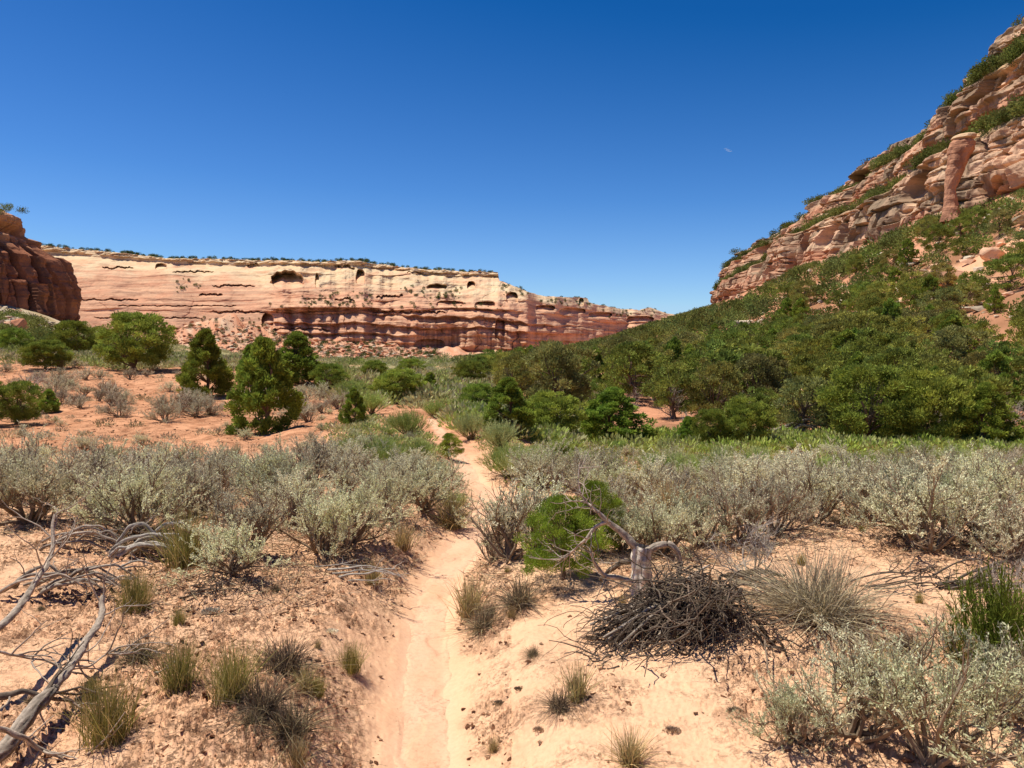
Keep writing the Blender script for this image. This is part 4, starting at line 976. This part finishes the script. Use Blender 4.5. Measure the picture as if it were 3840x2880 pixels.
for P, sc, cols in ((P6, .22, (lin(172,184,110), lin(190,188,134), lin(160,172,98))), (P7, .22, (lin(172,184,110), lin(190,188,134))), (P1, .75, (lin(185,183,139), lin(155,169,97), lin(174,174,120))), (P2, 1.6, (lin(174,174,125), lin(141,155,88), lin(190,185,136))), (P3, .45, (lin(157,180,83), lin(174,187,97), lin(169,176,111))), (P4, .8, (lin(174,169,127), lin(136,148,83))), (P8, .26, (lin(178,166,134), lin(196,186,150), lin(160,150,112), lin(206,190,146))), (P5, .5, (lin(157,174,90), lin(180,180,127)))):
    if P is P6 or P is P7: P = P[tdist(P[:,0], P[:,1]) > 3.0]
    for p in P:
        if P is P1 and p[1] < 40 and (p[0]/p[1]*F+512) < 340: continue
        g = fbm2(np.array([p[0]/9]), np.array([p[1]/9]), 2, 5)[0]
        V, Fc, C = CLM[rg.integers(6)]; s = sc*rg.uniform(.6, 1.4); a = rg.uniform(0, 6.28); c, s_ = math.cos(a), math.sin(a)
        W = np.stack([(V[:,0]*c-V[:,1]*s_)*s*1.3, (V[:,0]*s_+V[:,1]*c)*s*1.3, V[:,2]*s], 1)+p-[0,0,.05]
        items.append((W, Fc, C*cols[rg.integers(len(cols))]))
V, Fc, C = merge(items); tag(mesh_np("ground_cover", V, Fc, C, M_leaf), "grey-green brush covering the valley floor and meadow edge", "brush", kind='stuff')

# ---- grasses
GR = [ # px,row,height px, kind list, label
 (135,611,44,GGR,0,"olive green tuft below the twisted log, in front of the left driftwood"),
 (108,741,72,GGR,1,"olive tuft at the lower left beside the big dead branch"),
 (180,688,52,GGR,2,"dark green tuft, left one of the pair in the middle left foreground"),
 (232,700,62,GGR,0,"taller green and straw tuft right of the dark green one"),
 (262,712,50,GDK,0,"greyish grass mat spilling right of the taller tuft"),
 (140,660,36,GDK,1,"bent dark dry grass clump above the left dark green tuft"),
 (284,672,50,GDK,2,"grey dry grass clump nearest the trail's left side"),
 (288,738,54,GDK,0,"wispy brown tuft low in the left foreground"),
 (304,690,30,GST,1,"thin straw tuft beside the grey dry clump"),
 (351,672,32,GGR,1,"small olive tuft standing alone just left of the trail"),
 (188,568,62,GGR,2,"tall yellow-green tuft behind the right twisted log"),
 (403,550,34,GST,0,"straw-green tuft on the left bank above the trail"),
 (372,585,30,GST,2,"sparse straw tuft on the left bank lower down"),
 (452,528,44,GST,1,"pale straw tuft at the trail's left lip by the bend"),
 (560,710,30,GDK,0,"dark grass tuft alone on the sand right of the trail"),
 (577,700,46,GST,2,"sparse straw stalks rising from the dark lone tuft"),
 (470,618,48,GST,0,"straw tuft on the trail's right bank"),
 (484,630,34,GDK,1,"grey grass clump right beside the trail's right bank"),
 (520,606,40,GDK,2,"dark dry grass below the lush juniper bush"),
 (630,765,44,GST,1,"straw tuft at the bottom edge right of the trail"),
 (872,700,74,GST,1,"spiky straw and green tuft above the corner sagebrush"),
 (960,660,52,GST,0,"pale straw tuft left of the green broom shrub"),
 (905,650,30,GDK,2,"low dry grass left of the pale straw tuft"),
 (298,768,40,GST,2,"wispy straw stalks at the bottom edge left of the trail"),
 (60,368,16,GST,0,"straw tuft on the left hilltop"), (222,385,14,GST,1,"pale straw tuft between hillside junipers"),
 (630,500,44,GST,0,"pale straw grass patch behind the stump"), (668,520,50,GST,1,"bright straw grass between the sagebrush and stump"),
 (592,470,30,GST,2,"bleached straw grass above the tall grey sagebrush"),
]
for px_, row_, hp, K, v, lab in GR:
    p = place(px_, row_, 2); s = hp/F*p[1]; put("grass_tuft", K[v], p, s*1.05, px_*.7, lab, "grass tuft", "grass tufts on the sand", sz=s)
p = place(820, 622, 2); put("grass_tuft", GBIG, p, .66, .3, "huge sprawling bleached grass clump right of the stick pile", "grass tuft", "grass tufts on the sand", sz=.50, tilt=(0, .28))
for k in range(46):
    px_ = rg.uniform(0, 1020); row_ = rg.uniform(515, 760)
    if 380 < px_ < 470: continue
    p = place(px_, row_, 2); s = rg.uniform(.04, .11); put("grass_tuft", [GDK, GGR, GST][k % 3][k % 3], p, s, k, "tiny dry grass sprout in the sand "+("left" if px_ < 430 else "right")+" of the trail, "+["up by the shrubs", "in the middle distance", "close to the viewer"][int(np.searchsorted([590, 680], row_))], "grass sprout", "tiny sprouts in the sand", sz=s)
p = place(1000, 700, 2); put("broom_shrub", EPH[0], p, .72, .3, "dark green broom-like shrub with upright stems at the right edge", "broom shrub", sz=.72)
p = place(985, 712, 2); put("broom_shrub", EPH[1], p, .36, 1.3, "smaller half bare broom shrub left of the dark green one", "broom shrub", sz=.36)
p = place(563, 470, 2); put("broom_shrub", EPH[1], p, .55, 2.3, "rusty green broom shrub beyond the tall grey sagebrush", "broom shrub", sz=.5)
# straw wisps + litter as uncountable cover under the sage
items = []
n = 90000; ang = rg.uniform(-.66, .66, n); r_ = 4.2+9*rg.random(n); x = r_*np.sin(ang); y = r_*np.cos(ang); td = tdist(x, y)
nearsh = np.min(np.hypot(x[:,None]-np.array(placed)[None,:,0], y[:,None]-np.array(placed)[None,:,1]), 1)
kp = (td > 1.8) & (rg.random(n) < 1-sstep(.3, .85, nearsh)); x, y = x[kp], y[kp]; n = len(x)
c = np.stack([x, y, H(x, y)+.012], 1); d_ = rg.normal(size=(n,3))*[1,1,.25]+[0,0,.12]
lf = leaves(c, d_, rg.uniform(.04,.16,n), .005, np.array([lin(120,98,80), lin(158,138,112), lin(90,72,58), lin(186,164,124)])[rg.integers(4, size=n)], rg, .15)
tag(mesh_np("twig_litter", *lf, M_twig), "fallen twigs and dead stalks littering the sand under the shrubs", "litter", kind='stuff')

# ------------------------------------------------------------------ dead wood
GREY = lin(168,152,134); DGREY = lin(112,98,84); PALE = lin(190,178,162)
def wpt(px, row, Y): return at(px, row, Y)
def limb(tb, pts, r0, r1, col=GREY, k=12, seg=40, groove=.28, seed=1, wob=.0, flat=.85):
    pts = np.array(pts, float); n = len(pts); t = np.linspace(0, n-1, seg)
    # catmull-like smoothing by interpolation + blur
    P = np.stack([np.interp(t, range(n), pts[:,i]) for i in range(3)], 1)
    for _ in range(4): P[1:-1] = (P[:-2]+2*P[1:-1]+P[2:])/4
    L = np.linalg.norm(pts[-1]-pts[0])
    P += np.stack([n2(t*1.3+seed, t*0+i*3.3, seed) for i in range(3)], 1)*wob*L
    tb.add(P, np.linspace(r0, r1, seg)*(1+.18*n2(t*2, t*0+seed, 4)), k, col, groove, seed, flat); return P
def twigs(tb, P, n, L, r, rg, col, sub=2):
    for _ in range(n):
        i = rg.integers(len(P)//4, len(P)); d = P[min(i+1, len(P)-1)]-P[i-1]; d /= np.linalg.norm(d)+1e-9; d = d+rg.normal(size=3)*.7
        p2, de = curve(P[i], d, L*rg.uniform(.4,1), 7, rg, .22); tb.add(p2, np.linspace(r, r*.35, 8), 5, col*rg.uniform(.7,1.15))
        for _ in range(sub):
            p3, _d = curve(p2[rg.integers(2,8)], de+rg.normal(size=3)*.7, L*.4*rg.uniform(.4,1), 4, rg, .25); tb.add(p3, np.linspace(r*.5, r*.2, 5), 4, col*rg.uniform(.7,1.2))
def wood(name, tb, label, cat, extra=None):
    V, Fc, C = tb.get(); b = V.mean(0).copy(); b[2] = V[:,2].min()
    o = mesh_np(name, V-b, Fc, C, M_wood, smooth=True); o.location = b; tag(o, label, cat); return o
rg = np.random.default_rng(77)
# big dead branch reaching in from the lower left corner
tb = Tubes(); b0 = place(-40, 760, 1.4)
def abv(px, row, Y): return at(px, row, Y)
P = limb(tb, [abv(-50,792,2.6), abv(0,752,2.8), abv(39,705,3.0), abv(55,686,3.15)], .037, .022, GREY*.8, 22, 60, .42, 3, .035)
P1 = limb(tb, [abv(39,705,3.02), abv(63,677,3.25), abv(85,642,3.5), abv(101,614,3.7), abv(102,597,3.8)], .023, .011, GREY*.9, 18, 60, .45, 4, .03)
P2 = limb(tb, [abv(72,664,3.35), abv(88,668,3.4), abv(104,655,3.5), abv(120,652,3.5)], .006, .003, GREY, 8, 30, .3, 5, .03)
P3 = limb(tb, [abv(-25,640,3.3), abv(0,626,3.4), abv(19,609,3.55), abv(39,576,3.8), abv(49,564,3.9), abv(52,547,4.0), abv(55,515,4.1)], .020, .007, GREY, 14, 50, .4, 6, .01)
P4 = limb(tb, [abv(-25,702,2.95), abv(0,697,3.0), abv(23,691,3.05), abv(47,697,3.1), abv(75,703,3.15), abv(97,722,3.2)], .017, .004, DGREY, 12, 50, .4, 7, .015)
P5 = limb(tb, [abv(-20,718,2.7), abv(0,728,2.75), abv(23,739,2.8), abv(47,752,2.85), abv(85,764,2.9)], .014, .006, GREY, 12, 40, .35, 8, .02)
P6 = limb(tb, [abv(-20,645,3.2), abv(0,650,3.25), abv(16,655,3.3), abv(47,661,3.35), abv(78,673,3.4)], .008, .004, GREY, 8, 40, .3, 9, .02)
for Q_ in (P1, P2, P3, P4, P5, P6): twigs(tb, Q_, 7, .35, .0045, rg, GREY)
twigs(tb, P, 6, .45, .006, rg, DGREY)
wood("dead_branch", tb, "big forked grey dead branch reaching up from the lower left corner", "dead branch")
# driftwood at left, behind it
def knot(px, row, w, hgt_, nl, label, seed, r=.03, col=GREY, arch=.12, name="dead_log", tw=10, tilt=0.0):
    rg = np.random.default_rng(seed); p = place(px, row, 3); W = w/F*p[1]; Hh = hgt_/F*p[1]; tb = Tubes()
    for k in range(nl):
        f = rg.uniform(-.5, .5); y_ = rg.uniform(-.12, .16); z1 = rg.uniform(0.02, Hh*.8); l = rg.uniform(.45, .9)*W
        x0 = rg.uniform(-W/2, W/2-l*.8)
        base = Hs(p[0]+x0, p[1]+y_)
        pts = [(p[0]+x0, p[1]+y_, base+z1*.3), (p[0]+x0+l*.35, p[1]+y_-.03, base+z1*.8+arch*.4+tilt*l*.35), (p[0]+x0+l*.7, p[1]+y_+.02, base+z1+tilt*l*.7), (p[0]+x0+l, p[1]+y_+.05, base+z1*.3+tilt*l*.6)]
        Q_ = limb(tb, pts, r*rg.uniform(.4,.95), r*rg.uniform(.15,.4), col*rg.uniform(.55,1.0), 12, 36, .42, seed+k, .03, .75)
        if tw: twigs(tb, Q_, tw//nl+1, W*.35, .004, rg, col*.9)
    return wood(name, tb, label, "dead wood")
knot(145, 556, 72, 36, 9, "thick twisted grey log bundle below the large silvery sagebrush", 501, .036, PALE, .10, tilt=.16)
knot(80, 548, 80, 28, 7, "gnarled weathered log left of the thick twisted bundle", 502, .022, GREY, .06)
knot(60, 597, 110, 36, 12, "low heap of splintered grey branches at the left behind the forked branch", 503, .018, GREY, .05, tw=22, tilt=.06)
knot(118, 578, 34, 14, 4, "bleached root fragment above the olive green tuft", 504, .012, PALE, .02)
knot(205, 592, 70, 16, 6, "dark twig heap in front of the low sagebrush", 505, .007, DGREY, .03, tw=30)
knot(352, 582, 90, 14, 5, "long bleached root lying under the crooked sagebrush", 506, .012, PALE, .02, tilt=-.06, tw=6)
knot(768, 588, 80, 14, 5, "dark rotting log half buried right of the stick pile", 507, .030, lin(110,92,72), .03, tw=10)
knot(990, 590, 110, 40, 12, "tangle of dark dead branches at the right edge", 508, .014, DGREY, .06, tw=30, tilt=-.08)
knot(900, 588, 120, 24, 8, "thin dead branches lying under the big domed sagebrush", 509, .007, DGREY, .04, tw=30)
knot(792, 436, 60, 22, 9, "fallen grey dead log in the gap at the foot of the right slope", 510, .10, GREY, .25, tw=14)
knot(168, 670, 24, 8, 3, "bleached wood splinters above the left dark green tuft", 512, .007, PALE, .01, tw=0)
# the stump with arching limbs
tb = Tubes(); s0 = place(644, 592, 3); Y0 = s0[1]
A_ = lambda px, row, dy=0: at(px, row, Y0+dy)
limb(tb, [s0-[0,0,.05], A_(642,575), A_(641,560), A_(643,546)], .070, .058, PALE, 26, 44, .42, 21, 0, .8)
limb(tb, [A_(643,562), A_(648,551), A_(658,545), A_(670,544), A_(678,552), A_(681,565), A_(677,574)], .029, .012, GREY*.85, 18, 60, .45, 22, .004)
Q1 = limb(tb, [A_(640,556), A_(634,545), A_(622,532), A_(611,524), A_(604,518), A_(598,512)], .032, .012, GREY*.85, 16, 50, .45, 23, .004)
Q2 = limb(tb, [A_(606,520), A_(598,510), A_(586,503), A_(580,492), A_(578,478), A_(580,462)], .010, .003, PALE, 8, 40, .3, 24, .01)
Q3 = limb(tb, [A_(608,521), A_(596,526), A_(585,540), A_(572,552,.05), A_(560,560,.1)], .016, .004, GREY, 8, 40, .3, 25, .01)
Q4 = limb(tb, [A_(640,585), A_(622,578), A_(604,576), A_(594,562), A_(590,552)], .022, .007, GREY, 12, 40, .4, 26, .01)
Q5 = limb(tb, [A_(640,560), A_(622,562,.1), A_(608,572,.15), A_(600,580,.2)], .024, .012, DGREY, 12, 40, .4, 27, .01)
Q6 = limb(tb, [A_(646,586), A_(664,588), A_(690,578), A_(710,565,.1)], .014, .005, PALE, 10, 40, .4, 28, .02)
rg = np.random.default_rng(9)
for q, m in ((Q1,6),(Q2,10),(Q3,16),(Q4,8),(Q5,4),(Q6,6)): twigs(tb, q, m, .28, .004, rg, GREY)
wood("dead_stump", tb, "bleached grey stump with two limbs arching like a ram's horns", "dead stump")
tb = Tubes()
# stick pile in front of the stump
pc = place(655, 646, 2.5); pc = np.array([pc[0], pc[1], pc[2]])
for k in range(520):
    a = rg.uniform(0, 6.28); p0 = np.array([pc[0]+.20+rg.normal()*.24, pc[1]+.13+rg.normal()*.15, 0]); p0[2] = Hs(p0[0], p0[1])+rg.uniform(.0, .30)*math.exp(-((p0[0]-pc[0]-.20)/.32)**2)
    q_, _d = curve(p0, (math.cos(a), math.sin(a), rg.uniform(-.5, .35)), rg.uniform(.12, .42), 7, rg, .34, -.05)
    q_[:,2] = np.maximum(q_[:,2], Hs(p0[0], p0[1])-.01); r = rg.choice([.0018,.003,.005]); tb.add(q_, np.linspace(r, r*.4, 8), 5, [DGREY*.6, DGREY*.8, lin(128,110,92)][rg.integers(3)]*rg.uniform(.7,1.2))
for k in range(260):
    a = rg.normal(math.pi*1.15, .85); top = np.array([pc[0]+.24+rg.normal()*.13, pc[1]+.24+rg.normal()*.12, Hs(pc[0]+.1, pc[1]+.28)+rg.uniform(.03,.24)])
    l = rg.uniform(.18,.55); e = top+np.array([math.cos(a)*l, math.sin(a)*l*.7, 0]); e[2] = Hs(e[0], e[1])+rg.uniform(-.01, .05)
    m1 = top*.66+e*.34+rg.normal(size=3)*.03; m2 = top*.33+e*.67+rg.normal(size=3)*.03+[0,0,.02]
    r = rg.choice([.0025,.004,.006,.010], p=[.4,.32,.2,.08]); limb(tb, [top, m1, m2, e], r, r*.5, [DGREY*.7, lin(88,74,62), lin(120,104,88)][rg.integers(3)]*rg.uniform(.7,1.2), 6, 20, .3, k % 50, .12, 1)
for k in range(10):
    a = rg.uniform(2.4, 4.2); l = rg.uniform(.4,.6); top = np.array([pc[0]+.22, pc[1]+.22, pc[2]+.16]); e = top+np.array([math.cos(a)*l, math.sin(a)*l*.6, -.14]); limb(tb, [top, (top+e)/2+[0,0,.05], e], .013, .006, GREY*.8, 10, 24, .35, k, .03)
wood("stick_pile", tb, "dense dark pile of tangled sticks in front of the stump", "stick pile")
# tall bare twig skeleton right of the stump
p = place(752, 585, 3); put("dead_shrub", BARE[1], p, .50, 2.0, "bleached bare shrub skeleton on a pale stub behind the huge grass clump", "dead shrub")
p = place(1010, 610, 3); put("dead_shrub", BARE[2], p, .40, 1.0, "dark leafless shrub at the right edge above the pale straw tuft", "dead shrub")
p = place(105, 520, 3); put("dead_shrub", BARE[0], p, .42, 3.0, "thin leafless twigs rising from the gnarled log at the left", "dead shrub")

# silver mat plants on the sand
for k, (px_, row_, w_) in enumerate([(212,614,24),(330,634,18),(590,640,14),(672,732,18),(500,706,16),(735,712,16),(540,732,14),(520,690,12)]):
    p = place(px_, row_, 2); s = w_/F*p[1]/1.1; rgm = np.random.default_rng(k); n = 260
    off = rgm.normal(size=(n,3)); off /= np.linalg.norm(off, axis=1)[:,None]; off *= (rgm.random(n)**.5)[:,None]; off[:,2] = np.abs(off[:,2])
    g = leaves(off*[.5,.4,.16]*s, off+[0,0,.6], .12*s+.004, .05*s+.002, lin(214,206,180) if k < 2 else lin(172,148,120), rgm, .2)
    o = mesh_np("mat_plant", *g, M_leaf); o.location = p
    tag(o, ["silver-white mat plant on the sand right of the olive green tuft","small silver mat plant nearer the trail"][k] if k < 2 else "low brownish mat of dry leaves on the open sand", "mat plant", "low mat plants on the sand")

# small wisp of cloud: a cluster of thin soft puffs far away
mc = bpy.data.materials.new("cloud"); mc.use_nodes = True; t = mc.node_tree; t.nodes.clear()
vo = t.nodes.new("ShaderNodeOutputMaterial"); pv = t.nodes.new("ShaderNodeVolumePrincipled"); pv.inputs['Density'].default_value = .02; pv.inputs['Color'].default_value = (1,1,1,1); pv.inputs['Anisotropy'].default_value = .3
t.links.new(pv.outputs[0], vo.inputs[1])
items = []; rgc = np.random.default_rng(2)
bm = bmesh.new(); bmesh.ops.create_icosphere(bm, subdivisions=2, radius=1); bm.verts.ensure_lookup_table()
IV = np.array([v.co[:] for v in bm.verts]); IF = np.array([[v.index for v in f.verts] for f in bm.faces]); bm.free()
for k in range(5):
    u = k/4-.5; W = IV*[11-7*abs(u), 9, 2.6-2*abs(u)]*(1+.25*fbm3(IV[:,0]*2+k, IV[:,1]*2, IV[:,2]*2, 2, k))[:,None]+[u*40, k*20, u*8+rgc.normal()*1]
    items.append((W, IF, np.ones_like(W)))
V, Fc, C = merge(items); o = mesh_np("cloud", V, Fc, C, mc, smooth=True); o.location = at(731, 147.5, 3200); tag(o, "tiny white wisp of cloud in the blue sky", "cloud")
